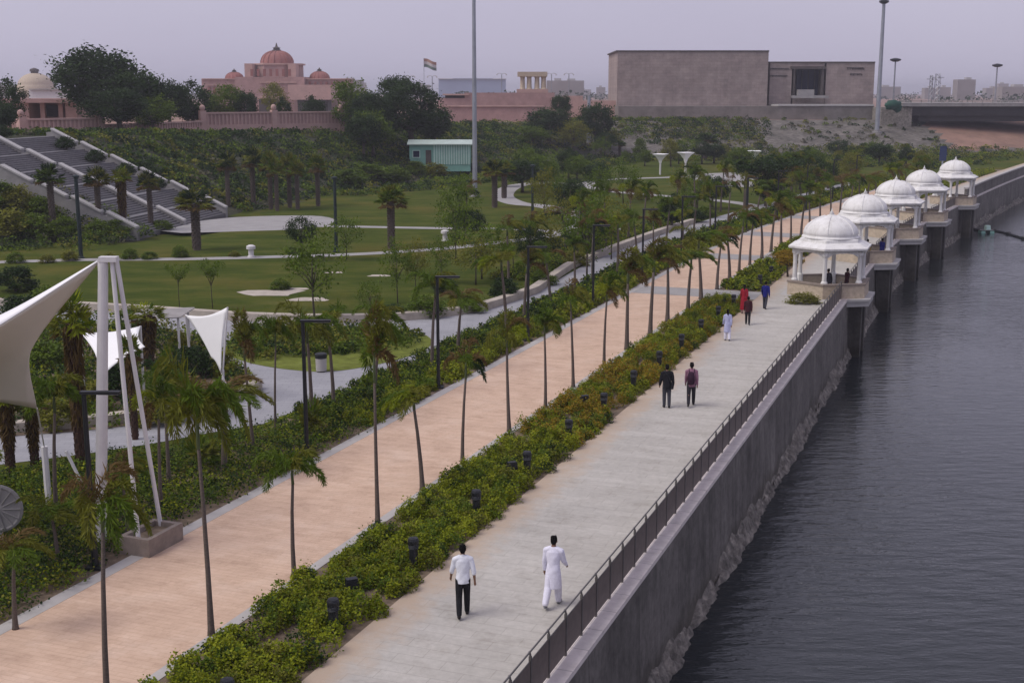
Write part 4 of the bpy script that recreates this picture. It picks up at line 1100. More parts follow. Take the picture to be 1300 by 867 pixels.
# fabric fold along the upper edge, rolled over towards the sky
vs = []; fs = []
for i, p in enumerate(pts):
    w = .10+1.0*(i/24)
    vs += [p+Vector((0,-.02,.02)), p+Vector((.02,.45*w,.40*w)), p+Vector((.02,.9*w,.62*w))]
for i in range(24):
    for k in range(2): fs.append((3*i+k, 3*i+k+1, 3*i+4+k, 3*i+3+k))
mb = MB(); mb.add(vs, fs); fo = mb.build('upper_flap', M['whitemem'], cn, True); fo.modifiers.new('thick', 'SOLIDIFY').thickness = .02  # same cloth in a brighter colour, so its skyward side looks lit
gp = P(62, 640)
MB().tube([L(gp), L(gp)+Vector((-.05,.1,1.75))], .10, 8).build('anchor_post', M['white'], cn)
MB().tube([c_low, L(gp)+Vector((-.05,.1,1.75))], .02, 6).build('tie', M['white'], cn)
q0 = P(108, 622); MB().tube([L(q0), L(q0)+Vector((-.5,0,1.25))], .05, 6).build('strut', M['white'], cn)
pb = P(193, 694); pm = MB()
pz = -heading(pb.y)
for (x, y, sx, sy) in ((0,-.68,.95,.14),(0,.68,.95,.14),(-.405,0,.14,1.22),(.405,0,.14,1.22)):
    c_, s__ = math.cos(pz), math.sin(pz); pm.box((x*c_-y*s__, x*s__+y*c_, .25), (sx,sy,.5), pz)
pt = thing('anchor_planter', 'low tan stone planter box at the path edge holding the canopy stays', 'planter', pb)
pm.build('walls', M['clay'], pt); MB().box((0,0,.19), (.66,1.21,.36), pz).build('soil', M['soil'], pt)
# white triangular sail with its pole
b3 = P(284, 512); s3 = thing('shade_sail', 'small white triangular sail pitched on a slim pole beside the forecourt', 'shade sail', b3)
L3 = lambda px, py, dy: Yp(px, py, b3.y+dy)-b3
a3, c3, d3 = L3(289,390,.1), L3(236,400,1.8), L3(281,474,-.1)
membrane('membrane', a3, c3, d3, d3+(c3-d3)*.25, .16, M['whitemem'], s3, 14, .02)
MB().tube([(0,0,0), L3(283,470,0)], .055, 8).build('pole', M['white'], s3)
MB().tube([L3(283,470,0), a3], .035, 8).build('pole_tip', M['white'], s3)
MB().tube([L3(240,440,2.2)*1, c3], .05, 8).build('back_pole', M['white'], s3)
MB().tube([L3(296,505,-.4), d3], .012, 5).build('guy_wire', M['white'], s3)
b4 = P(140, 500); s4 = thing('shade_sail', 'low white four-cornered sail spread behind the canopy mast', 'shade sail', b4)
L4 = lambda px, py, dy: Yp(px, py, b4.y+dy)-b4
a4, c4_, d4, e4 = L4(102,422,-2.), L4(178,414,-2.), L4(128,478,-4.2), L4(184,440,-3.6)
membrane('membrane', a4, c4_, d4, e4, .16, M['whitemem'], s4, 14, .02)
for q in (a4, c4_): MB().tube([(q.x,q.y,0), q], .05, 8).build('pole', M['white'], s4)
b5 = P(205, 452); s5 = thing('pergola_roof', 'grey-white low slatted shelter roof beside the white sails', 'shelter', b5)
m = MB()
for k in range(8): m.box((0,-1.2+k*.34,2.0), (2.6,.2,.06), .25)
m.build('slats', M['kerbgrey'], s5)
for sx in (-1.1, 1.1):
    for sy in (-.9, .9): MB().box((sx,sy,.985), (.09,.09,1.96)).build('post', M['white'], s5)
for k, (px, by, ty, lb) in enumerate([(838,222,196,'white funnel shade, first of three before the stone embankment'),(870,222,194,'white funnel shade, middle of three before the stone embankment'),(957,216,192,'white funnel shade standing alone beside the dark flat-topped tree')]):
    p = P(px, by); h = Yp(px, ty, p.y).z; t = thing('funnel_shade', lb, 'sunshade', p, 0, 'white funnel shades in the far park')
    MB().tube([(0,0,0),(0,0,h*.62)], .14, 8).build('stem', M['white'], t)
    m = MB(); w = 11*p.y/F
    m.lathe([(.16,h*.55),(.35,h*.72),(w*.6,h*.88),(w,h),(w*.98,h+.05),(w*.55,h*.92),(.28,h*.78)], 4, rot=.3+k); m.build('membrane', M['whitemem'], t)
# ================================================================== BUILDINGS
def span(px0, px1, py0, py1, y):      # x0,x1,z_low,z_high of a photo rectangle standing at distance y
    a = Yp(px0, py1, y); b = Yp(px1, py0, y); return a.x, b.x, a.z, b.z
def boxr(mb, px0, px1, py0, py1, y, dep, mi=0, low=None):
    x0, x1, z0, z1 = span(px0, px1, py0, py1, y)
    if low is not None: z0 = low
    mb.box(((x0+x1)/2, y+dep/2, (z0+z1)/2), (x1-x0, dep, z1-z0), 0, mi)
# brown block museum
M['terrace'] = plain('terrace_stone', (.20,.182,.168), .9, 0, .25, .5)
YM = 282.; ms = thing('museum', 'blocky brown stone building of two windowless masses on a stone terrace', 'building', (0,0,0))
m = MB(); boxr(m, 783, 976, 66, 141, YM, 26); m.build('tall_block', M['museum'], ms)
m = MB(); boxr(m, 782.3, 976.7, 64.3, 66, YM-.15, 26.3); m.build('roof_edge', M['darkstone'], ms)
m = MB(); y2 = YM+3
boxr(m, 976, 1006, 80, 134, y2, 22); boxr(m, 1047, 1111, 80, 134, y2, 22); boxr(m, 1006, 1047, 80, 87, y2+.05, 21.9); boxr(m, 1006, 1047, 122, 134, y2+.05, 21.9); boxr(m, 1006, 1047, 87, 122, y2+5, 16)
m.build('low_block', M['museum'], ms)
m = MB(); boxr(m, 976.7, 1111.5, 78.6, 80, y2-.15, 22.3); m.build('roof_edge', M['darkstone'], ms)
po = MB(); boxr(po, 1004, 1048.5, 84.5, 88, y2-.6, 1.2); boxr(po, 1006.5, 1010, 88, 124, y2-.3, 3); boxr(po, 1042, 1046.5, 88, 121, y2-.3, 3)
pf = po.build('portal_frame', M['darkstone'], ms)
po = MB(); boxr(po, 1010.2, 1041.8, 89, 121.5, y2+3, .3); po.build('glazing', M['glassblue'], pf)
po = MB()
for px in (1018, 1026, 1034): boxr(po, px-.35, px+.35, 89, 121.5, y2+2.8, .2)
po.build('mullion', M['darkstone'], pf)
m = MB(); boxr(m, 1013, 1034, 114, 125, y2-2.2, 1.6); boxr(m, 1006, 1052, 121.5, 125, y2-2.6, 2.0); m.build('entrance_wall', M['concrete'], ms)
m = MB(); boxr(m, 785, 1110, 135.2, 150.5, YM-7, 34, low=4.5); m.build('terrace', M['terrace'], ms)
m = MB(); boxr(m, 988, 1110, 133, 135.1, YM-7.2, 8); m.build('terrace_edge', M['cap'], ms)
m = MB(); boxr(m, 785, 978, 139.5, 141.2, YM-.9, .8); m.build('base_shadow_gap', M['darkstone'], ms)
lt = MB(); rl = random.Random(5)              # two short lines of raised lettering, too far to read in the photo
def letters(x0, x1, yc, hh):
    x = x0
    while x < x1:
        w = rl.uniform(.9, 2.0); boxr(lt, x, min(x+w, x1), yc-hh/2, yc-hh/2+.9, y2-.14, .12); boxr(lt, x+.1, x+.45, yc-hh/2+.9, yc+hh/2, y2-.13, .11)
        if rl.random() < .7: boxr(lt, x+w*.45, x+w*.45+.5, yc-.3, yc+hh/2-.3, y2-.12, .10)
        x += w+.35
letters(1075.5, 1096.5, 87.5, 3.0); letters(1079.5, 1094, 95, 2.6); letters(978, 1002, 88, 2.0); letters(978, 1000, 97, 2.0)
lt.build('lettering', M['darkgirder'], ms)
# bridge
br = thing('bridge', 'low concrete road bridge with a dark girder spanning from the brown block building', 'bridge', (0,0,0))
YB = 268.
m = MB(); boxr(m, 1146, 2100, 131, 135.5, YB, 13); m.build('deck', M['concrete'], br)
m = MB(); boxr(m, 1152, 2100, 135.6, 147, YB+.9, 11); boxr(m, 1166, 2100, 147, 154.5, YB+1.8, 9.5); m.build('girder', M['darkgirder'], br)
for py in (0, 1):
    m = MB(); boxr(m, 1142, 2100, 127.5, 128.4, YB+.1+py*12.6, .12); boxr(m, 1142, 2100, 129.3, 130.0, YB+.1+py*12.6, .1)
    for k in range(60): boxr(m, 1143+k*13, 1144.2+k*13, 127.5, 131, YB+.1+py*12.6, .1)
    m.build('railing', M['kerbgrey'], br)
m = MB(); x0 = Yp(1150, 140, YB).x; z = Yp(1150,135,YB).z
m.prism([(x0-5,YB+.5),(x0+1.5,YB+.5),(x0+1.5,YB+12),(x0-5,YB+12)], 2., z-.25); m.build('abutment', M['cliff'], br)
for px in (1390, 1520, 1700):
    q = Yp(px, 154, YB+6); MB().lathe([(1.,-6),(1.,q.z)], 16, (q.x, q.y, 0)).build('pier', M['concrete'], br)
tp = Yp(1134, 132, YB-2); tl = thing('tarp_bundle', 'dark green tarpaulin heap hung over the end of the bridge parapet', 'tarpaulin', tp)
m = MB(); m.ell((0,0,-.2), (1.75,1.0,1.0), 14, 9); m.ell((.9,.2,-.9), (1.0,.8,.9), 12, 8); m.ell((-.8,.1,-.5), (.8,.8,.8), 12, 8)
for i, v in enumerate(m.v): m.v[i] = (v[0]+.12*math.sin(v[2]*7), v[1]+.1*math.sin(v[0]*6), v[2]+.1*math.sin(v[0]*5))
m.build('cloth', M['tarp'], tl, True)
# boundary walls of pink stone
def jali_wall(px0, px1, pyt, pyb, y0, y1, label, posts, name='boundary_wall', baluster=True):
    a = Yp(px0, pyb, y0); b = Yp(px1, pyb, y1); zt = Yp(px0, pyt, y0).z; zb = min(a.z, b.z)-1.0; hb = a.z
    t = thing(name, label, 'wall', (a.x, a.y, 0)); d = Vector((b.x-a.x, b.y-a.y, 0)); Ln = d.length; rz = math.atan2(d.y, d.x); d.normalize()
    def seg(mb, s0, s1, z0, z1, th): c = d*((s0+s1)/2); mb.box((c.x, c.y, (z0+z1)/2), (s1-s0, th, z1-z0), rz)
    m = MB(); hh = zt-hb; seg(m, 0, Ln, zb, hb+hh*.36, .5); m.build('plinth', M['pinkpale'], t)
    m = MB(); seg(m, -.05, Ln+.05, zt-.22, zt, .6); m.build('coping', M['pinkpale'], t)
    m = MB(); seg(m, 0, Ln, hb+hh*.36+.003, zt-.223, .12); m.build('back_panel', M['pinkstone'], t)
    m = MB(); n = int(Ln/.55)
    for k in range(n): seg(m, k*Ln/n, k*Ln/n+.24, hb+hh*.36+.003, zt-.225, .36)
    o = m.build('balusters', M['pinkpale'], t)
    for s_ in posts:
        m = MB(); c = d*(s_*Ln); m.box((c.x,c.y,(zb+zt+.25)/2), (.85,.85,zt+.25-zb), rz); m.ell((c.x,c.y,zt+.62), (.4,.4,.45), 10, 7); m.build('post', M['pinkpale'], t)
    return t
jali_wall(258, 433, 143, 168, 178, 190, 'pale pink stone balustrade wall below the red domed palace', (.0, .5, 1.))
jali_wall(28, 130, 151, 171, 150, 158, 'pale pink stone balustrade wall at the head of the grey stairs', (0., .98))
jali_wall(130, 258, 158, 172, 158, 178, 'low stretch of pink wall half hidden by the dark trees', ())
far_w = thing('perimeter_wall', 'long pink stone wall with stepped top under the columned pavilion', 'wall', (0,0,0))
m = MB(); boxr(m, 560, 700, 136, 158, 262, 1.2, low=3); m.build('lower_wall', M['pinkstone'], far_w)
m = MB(); boxr(m, 556, 690, 134.3, 135.9, 261.7, 1.8); m.build('coping', M['pinkpale'], far_w)
m = MB(); boxr(m, 590, 704, 118, 134.2, 272, 6, low=5); boxr(m, 556, 590, 125, 134.2, 272, 5, low=5); m.build('upper_terrace', M['pinkstone'], far_w)
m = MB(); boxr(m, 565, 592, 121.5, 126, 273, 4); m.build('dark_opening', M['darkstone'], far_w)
m = MB(); boxr(m, 562, 595, 119.5, 121.4, 271.5, 6); m.build('slab_roof', M['pinkpale'], far_w)
m = MB(); boxr(m, 700, 784, 128, 150, 285, 1., low=4); boxr(m, 715, 740, 122, 128, 290, 6); m.build('side_wall', M['pinkpale'], far_w)
pv = thing('columned_pavilion', 'open stone pavilion on round columns standing on the pink terrace', 'pavilion', (0,0,0))
m = MB(); boxr(m, 657, 695, 91.5, 97.5, 272, 5.5); m.build('roof_slab', M['cream'], pv)
m = MB(); boxr(m, 656, 696, 113.5, 118.2, 272, 6); m.build('base', M['pinkpale'], pv)
for px in (663.5, 672, 682, 690.5):
    for dy in (.8, 4.7):
        a = Yp(px, 113.5, 272); b = Yp(px, 97.5, 272); MB().lathe([(.62,a.z-.01),(.5,a.z+.3),(.45,b.z-.3),(.6,b.z+.01)], 10, (a.x, 272+dy, 0)).build('column', M['cream'], pv)
# red domed palace
YP = 390.; pc = thing('palace', 'pink sandstone palace with a large ribbed red dome and two small ones', 'palace', (0,0,0))
def octo(mb, pxc, wpx, py0, py1, y, dep=None, n=8, mi=0, top=1.):
    a = Yp(pxc, py1, y); b = Yp(pxc, py0, y); r = wpx/2*y/F; mb.lathe([(r,a.z),(r*top,b.z)], n, (a.x, y+14, 0), mi, rot=R_(22.5))
m = MB(); octo(m, 343, 66, 82, 104, YP); m.build('drum', M['pinkstone'], pc)
m = MB(); octo(m, 343, 70, 80, 82, YP); octo(m, 343, 62, 100, 104.5, YP-3); m.build('drum_cornice', M['pinkpale'], pc)
def dome(px, wpx, pyb, pyt, y, name, fin):
    a = Yp(px, pyb, y); b = Yp(px, pyt, y); r = wpx/2*y/F; h = b.z-a.z
    d = MB(); pr = [(r*1.02,0),(r*1.02,h*.06)]+[(r*math.cos(t)**.85, h*.06+h*.94*math.sin(t)) for t in np.linspace(0.05, 1.45, 9)]; d.lathe(pr, 24, (a.x, y+14, a.z))
    o = d.build(name, M['reddome'], pc, True)
    rb_ = MB()
    for k in range(16):
        an = k*math.pi/8; rb_.tube([(a.x+q*1.01*math.cos(an), y+14+q*1.01*math.sin(an), a.z+z) for q, z in pr[2:]], r*.035, 5)
    rb_.build('rib', M['reddome'], o)
    f = MB(); f.lathe([(r*.30,0),(r*.28,h*.10),(r*.20,h*.12),(r*.20,h*.22),(r*.26,h*.24),(r*.08,h*.34),(r*.02,h*fin)], 10, (a.x, y+14, b.z-h*.03)); f.build('finial', M['darkstone'], pc)
dome(341, 42, 80.5, 63, YP, 'main_dome', .62)
dome(285, 24, 101, 91, YP, 'side_dome', .5); dome(397, 26, 101, 90, YP, 'side_dome', .5)
for a_, b_ in ((311,320),(366,375)): m = MB(); boxr(m, a_, b_, 81, 104, YP+4, 6); m.build('corner_turret', M['pinkpale'], pc)
m = MB(); boxr(m, 258, 312, 101, 150, YP+6, 16, low=5); boxr(m, 372, 440, 101, 150, YP+6, 16, low=5); boxr(m, 300, 386, 98, 150, YP+3, 20, low=5); m.build('wings', M['pinkstone'], pc)
m = MB(); boxr(m, 256, 442, 100, 101.2, YP+5.5, 17); boxr(m, 330, 376, 104, 106, YP+2.6, 2); boxr(m, 262, 308, 108, 109, YP+5.6, 1); m.build('cornice', M['pinkpale'], pc)
m = MB(); boxr(m, 366, 420, 108, 127, YP-12, 16); boxr(m, 326, 352, 122.5, 126, YP-26, 8); m.build('front_terrace', M['pinkpale'], pc)
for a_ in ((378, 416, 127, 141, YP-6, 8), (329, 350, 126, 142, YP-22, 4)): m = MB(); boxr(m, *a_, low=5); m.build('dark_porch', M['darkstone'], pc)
m = MB()
for px in range(264, 306, 7): boxr(m, px, px+2.6, 111, 119, YP+5.5, .4)
for px in range(392, 436, 7): boxr(m, px, px+2.6, 104, 109, YP+5.5, .4)
for px in range(318, 368, 8): boxr(m, px, px+3, 88, 97, YP-.5, .4)
m.build('arcade', M['reddome'], pc)['kind'] = 'stuff'
fd_ = thing('pale_dome', 'hazy cream dome with a dark lantern rising over the trees by the frame edge', 'domed building', (0,0,0))
a = Yp(27, 110, 470); m = MB(); r = 22*470/F; m.lathe([(r*1.05,-6),(r*1.05,0)]+[(r*math.cos(t), r*.78*math.sin(t)) for t in np.linspace(.05,1.45,9)], 24, (a.x, 484, a.z)); m.build('dome', M['cream'], fd_, True)
m = MB(); m.lathe([(r*.22,r*.76),(r*.22,r*.85),(r*.28,r*.86),(r*.26,r*.98),(r*.05,r*1.06)], 10, (a.x, 484, a.z)); m.build('lantern', M['darkstone'], fd_)
wb_ = thing('white_building', 'long flat white building behind the pink gatehouse', 'building', (0,0,0))
m = MB(); boxr(m, 38, 100, 114.5, 140, 270, 10, low=5); m.build('walls', M['white'], wb_); m = MB(); boxr(m, 37, 101, 113, 114.4, 269.5, 11); m.build('roof', M['kerbgrey'], wb_)
gh = thing('gatehouse', 'low pink gatehouse with a deep shaded porch and flat roof', 'building', (0,0,0))
m = MB(); boxr(m, 0, 36, 131, 155, 176, 8, low=5.5); boxr(m, 84, 97, 131, 155, 176, 8, low=5.5); boxr(m, 36, 84, 131, 155, 181, 3, low=5.5); m.build('walls', M['pinkpale'], gh)
m = MB(); boxr(m, -14, 92, 125.5, 130.9, 175, 10); m.build('roof', M['pinkstone'], gh)
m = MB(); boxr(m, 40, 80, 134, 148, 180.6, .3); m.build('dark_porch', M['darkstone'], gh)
for a_ in (52, 75): m = MB(); boxr(m, a_, a_+4, 131, 155, 177, .6, low=5.5); m.build('column', M['pinkpale'], gh)
# turquoise cabin
gp = P(556, 212, 1.5); yc = 184.; cb = thing('cabin', 'turquoise corrugated sheet cabin with a pale ridged roof by the slope', 'cabin', (0,0,0))
x0, x1, z0, z1 = span(520, 597, 183, 209, yc)
m = MB(); m.box(((x0+x1)/2, yc+2, (z0-1+z1)/2), (x1-x0, 4, z1-z0+1)); m.build('walls', M['teal'], cb)
m = MB(); nn_ = 15
for k in range(nn_): 
    xx = x0+3.6+(x1-x0-3.8)*k/(nn_-1); m.box((xx, yc-.05, (z0+z1)/2-.05), (.20,.1,z1-z0-.1))
m.build('ribs', M['tealpale'], cb)
m = MB(); m.add([(x0-.3,yc-.5,z1),(x1+.3,yc-.5,z1),(x1+.3,yc+2,z1+.55),(x0-.3,yc+2,z1+.55),(x0-.3,yc+4.5,z1),(x1+.3,yc+4.5,z1),(x0-.3,yc-.5,z1-.12),(x1+.3,yc-.5,z1-.12),(x1+.3,yc+4.5,z1-.12),(x0-.3,yc+4.5,z1-.12)],
   [(0,1,2,3),(3,2,5,4),(6,7,1,0),(4,5,8,9),(0,3,4,9,6),(1,7,8,5,2),(6,9,8,7)]); m.build('roof', M['roofpale'], cb)
m = MB(); m.box((x0+1.0, yc-.06, z0+1.5), (.9,.12,.9)); w_ = m.build('window', M['glassblue'], cb)
m = MB()
for dx, dz, sx, sz in ((0,.5,1.1,.1),(0,-.5,1.1,.1),(-.5,0,.1,.9),(.5,0,.1,.9)): m.box((x0+1.0+dx, yc-.08, z0+1.5+dz), (sx,.16,sz))
m.build('frame', M['tealpale'], w_)
m = MB(); m.box((x0+2.75, yc-.06, z0+1.05), (.8,.12,2.0)); d_ = m.build('door', M['darkstone'], cb)
# tall masts
def mast(px, base_y, base_py, r0, r1, top, label, head=False, nm='light_mast', z=None):
    p = Yp(px, base_py, base_y); z0 = float(terrain(p.x, p.y)) if z is None else z
    t = thing(nm, label, 'mast', (p.x, p.y, z0)); hz = top-z0
    MB().tube([(0,0,.3),(0,0,hz*.5),(0,0,hz)], [r0,(r0+r1)/2,r1], 12).build('pole', M['steel'], t)
    m = MB(); m.lathe([(r0*2.2,-.3),(r0*2.2,.12),(r0*1.3,.14),(r0*1.25,.5)], 12); m.build('base', M['concrete'], t)
    if head:
        m = MB(); m.lathe([(.5*head,hz-.5),(1.1*head,hz-.2),(1.1*head,hz+.1),(.3*head,hz+.35)], 12); m.build('lamp_head', M['black'], t)
    return t
mast(603, 149, 252, .30, .18, 27, 'tall tapering grey mast rising from the lawn past the top of the photo')
mast(1112, 262, 190, .5, .32, Yp(1112, 2, 262).z, 'tall grey light mast standing at the corner of the brown block building', .9)
mast(747, 240, 196, .36, .3, Yp(747, 122, 240).z, 'short stout grey pole in front of the columned pavilion')
for k, (px, top, base, y, lb) in enumerate([(1134,76,128,300,'flat-headed light mast on the bridge near the green tarpaulin'),(1263,83,128,320,'flat-headed light mast farther along the bridge over the road')]):
    q = Yp(px, base, y); mast(px, y, base, .22, .16, Yp(px, top, y).z, lb, 1.15, z=q.z-2)
for k, (px, base, top, lb) in enumerate([(103,328,226,'slim dark lamp pole standing at the lawn below the stairs'),(427,320,228,'slim dark lamp pole on the lawn path beside the round-headed tree'),(676,278,212,'slim dark lamp pole at the winding path by the tall mast'),(948,275,225,'slim dark lamp pole beside the flat-topped grove tree'),(1003,214,190,'slim dark lamp pole before the stone embankment')]):
    p = P(px, base); h = Yp(px, top, p.y).z; t = thing('lamp_pole', lb, 'lamp pole', p, 0, 'dark lamp poles in the park')
    MB().tube([(0,0,0),(0,0,h)], [.14,.11] if k else [.16,.14], 8).build('pole', M['darkpole'], t)
    MB().lathe([(.26,0),(.26,.1),(.17,.14),(.16,.4)], 10).build('base', M['darkpole'], t)
    m = MB(); m.lathe([(.10,h-.02),(.24,h+.05),(.24,h+.16),(.06,h+.22)], 10); m.build('head', M['darkpole'], t)
for k, (px, top, lb) in enumerate([(521,97,'twin-armed lamp post beside the flag, over the dark tree clump'),(549,97,'twin-armed lamp post just beyond the flag'),(637,94,'twin-armed lamp post before the pale blue distant building'),(700,94,'twin-armed lamp post beside the columned pavilion'),(722,94,'twin-armed lamp post between the pavilion and the brown block building')]):
    y = 300.; a = Yp(px, 125, y); b = Yp(px, top, y); t = thing('twin_lamp_post', lb, 'lamp post', (a.x, y, 6.2), 0, 'twin lamp posts on the plateau')
    h = b.z-6.2; MB().tube([(0,0,0),(0,0,h)], .11, 6).build('pole', M['steel'], t)
    for s_ in (-1, 1): MB().tube([(0,0,h-.1),(.5*s_,0,h+.15),(1.0*s_,0,h-.05),(1.15*s_,0,h-.35)], [.05,.05,.09,.16], 6).build('lamp_arm', M['kerbgrey'], t)
y = 330.; a = Yp(553, 125, y); b = Yp(538, 74, y); fg = thing('flag', 'faded tricolour flag flying from a slim pole over the trees', 'flag', (b.x, y, 6.2))
MB().tube([(0,0,0),(0,0,b.z-6.2)], .07, 6).build('pole', M['steel'], fg)
for i, c in enumerate(((.36,.22,.18),(.5,.49,.50),(.16,.21,.20))):
    M['flag%d' % i] = plain('flag_cloth_%d' % i, c, .8, 0, .05)
m = MB(); nx = 10; h0 = b.z-6.2
for i in range(3):
    vs = []; fs = []
    for k in range(nx+1):
        u = k/nx; x = 3.2*u; yy = .25*math.sin(u*7); dz = -.9*u+.15*math.sin(u*6)
        for j in (0, 1): vs.append((x, yy, h0-.1-(i+j)*.72+dz))
    for k in range(nx): fs.append((2*k, 2*k+2, 2*k+3, 2*k+1))
    m.add(vs, fs, i)
f_ = m.build('cloth', [M['flag0'],M['flag1'],M['flag2']], fg); f_.modifiers.new('thick', 'SOLIDIFY').thickness = .02
# far city
cr = random.Random(4)
bb = thing('distant_building', 'broad pale blue building far behind the pink wall', 'building', (0,0,0))
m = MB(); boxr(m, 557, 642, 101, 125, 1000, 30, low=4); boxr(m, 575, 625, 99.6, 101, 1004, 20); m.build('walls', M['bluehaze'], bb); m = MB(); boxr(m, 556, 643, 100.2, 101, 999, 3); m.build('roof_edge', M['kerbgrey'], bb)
spots = []
for k in range(34):
    px = cr.choice([cr.uniform(1116,1300), cr.uniform(1116,1300), cr.uniform(690,785), cr.uniform(440,560), cr.uniform(-10,60)])
    spots.append((px, cr.uniform(800, 1900), cr.uniform(6, 22), cr.uniform(3, 11)))
for i, (px, y, w, h) in enumerate(sorted(spots)):
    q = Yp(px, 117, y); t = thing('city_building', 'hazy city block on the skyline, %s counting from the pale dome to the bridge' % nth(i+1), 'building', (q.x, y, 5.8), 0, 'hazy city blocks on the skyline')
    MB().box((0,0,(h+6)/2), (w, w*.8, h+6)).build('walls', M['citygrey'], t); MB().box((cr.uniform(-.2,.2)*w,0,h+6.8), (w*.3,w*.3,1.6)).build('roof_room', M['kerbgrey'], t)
rng = np.random.default_rng(77); n = 26000; nb = 700
bx = rng.uniform(-900, 1100, nb); by = rng.uniform(560, 1700, nb); k = rng.integers(0, nb, n); rr = rng.uniform(3, 8, nb)
v = rng.normal(size=(n,3)); v[:,2] = np.abs(v[:,2]); v /= np.linalg.norm(v, axis=1)[:,None]
pts = np.stack([bx[k]+v[:,0]*rr[k]*1.4, by[k]+v[:,1]*rr[k]*1.4, 6.2+v[:,2]*rr[k]*.9], 1)
tag(link('far_woods', leaf_mesh('far_woods', pts, rng.uniform(1., 2.2, n), tints(rng, n, 'dark'), rng, .8, .4)), 'hazy treetops between the far city blocks', 'woods', None, 'stuff')
for k, (px, top, lb) in enumerate([(1181,96,'slim lattice pylon on the skyline, the thinner of a pair'),(1189,94,'stouter lattice pylon on the skyline beside its thinner twin')]):
    y = 420.; q = Yp(px, 125, y); h = Yp(px, top, y).z-5; t = thing('pylon', lb, 'pylon', (q.x, y, 5), 0, 'lattice pylons on the skyline')
    m = MB(); w = .55+.35*k
    for sx in (-1, 1):
        for sy in (-1, 1): m.tube([(sx*w,sy*w,0),(sx*w*.6,sy*w*.6,h)], .12, 5)
    for j in range(8):
        z0 = h*j/8; z1 = h*(j+1)/8
        for sx in (-1, 1): m.tube([(sx*w,-w*.9,z0),(-sx*w*.8,-w*.8,z1)], .08, 4)
    m.build('lattice', M['steel'], t); MB().box((0,0,h-1.2), (3.+k,.2,.2)).build('cross_arm', M['steel'], t)
# small park furniture
for k, (px, by_, ty, lb) in enumerate([(319,327,311,'white mushroom-capped pedestal on the far lawn path'),(565,306,292,'white mushroom-capped pedestal near the round topiary tree')]):
    p = P(px, by_); h = Yp(px, ty, p.y).z; t = thing('pedestal_light', lb, 'pedestal', p, 0, 'white pedestals in the park')
    MB().lathe([(.28,0),(.28,.1),(.2,.14),(.2,h*.62)], 12).build('stem', M['white'], t); MB().lathe([(.16,h*.62),(.34,h*.68),(.34,h*.9),(.16,h)], 12).build('cap', M['white'], t)
p = P(408, 472); t = thing('litter_bin', 'pale grey litter bin with a black rim at the grass island edge', 'bin', p)
MB().lathe([(.20,.05),(.235,.06),(.25,.62)], 16).build('body', M['kerbgrey'], t); MB().lathe([(.19,0),(.22,.05)], 16).build('foot', M['black'], t)
MB().lathe([(.255,.62),(.27,.66),(.27,.80),(.20,.84)], 16).build('rim', M['black'], t)
p = Q(140.5, -2.2); t = thing('blue_panel', 'dark blue panel on a post behind the last domed pavilion', 'sign', p)
h = Yp(1214, 186, p.y).z
MB().tube([(0,0,0),(0,0,h-1.6)], .10, 8).build('post', M['steel'], t); MB().box((0,0,h-.8), (.75,.14,1.6)).build('panel', M['blue_sign'], t)
p = P(2, 690); t = thing('round_disc', 'grey ribbed round disc on a post amid shrubs at the frame edge', 'disc', p)
h = Yp(2, 645, p.y).z; MB().tube([(0,.05,0),(0,.05,h)], .05, 8).build('post', M['white'], t)
m = MB(); m.lathe([(.60,-.05),(.66,-.03),(.66,.03),(.60,.05),(.55,.03),(.2,.05),(.05,.09)], 28)
for k in range(14): a = k*2*math.pi/14; m.tube([(.14*math.cos(a),.14*math.sin(a),.075),(.62*math.cos(a),.62*math.sin(a),.06)], .018, 5)
for i, v in enumerate(m.v): m.v[i] = (v[0], -v[2], v[1]+h)
m.build('disc', M['concrete'], t)
# floating boom on the river
pts = [P(a_, b_, -3.47) for a_, b_ in ((1226,288),(1245,293),(1262,293),(1280,297),(1300,303),(1360,320))]
bo = thing('floating_boom', 'dark floating hose boom reaching out across the river water', 'boom', pts[0])
m = MB(); m.tube([q-pts[0] for q in spline(pts, 5)], .16, 8); m.build('hose', M['black_rubber'], bo, True)
m = MB()
for q in pts[1:]: m.lathe([(.22,-.2),(.3,-.1),(.3,.15),(.22,.25)], 10, tuple(q-pts[0]))
m.build('floats', M['black_rubber'], bo)
p = P(1252, 296, -3.55); t = thing('raft', 'little turquoise pump raft moored by the floating boom', 'raft', p)
m = MB(); m.box((-.5,0,.1), (.5,1.1,.4), 0, 0, .85); m.box((.5,0,.1), (.5,1.1,.4), 0, 0, .85); m.build('floats', M['teal'], t)
MB().box((0,0,.33), (1.5,1.0,.06)).build('deck', M['rail_steel'], t); m = MB(); m.box((.1,0,.62), (.6,.5,.5), .2, 0, .8); m.build('pump', M['tealpale'], t)
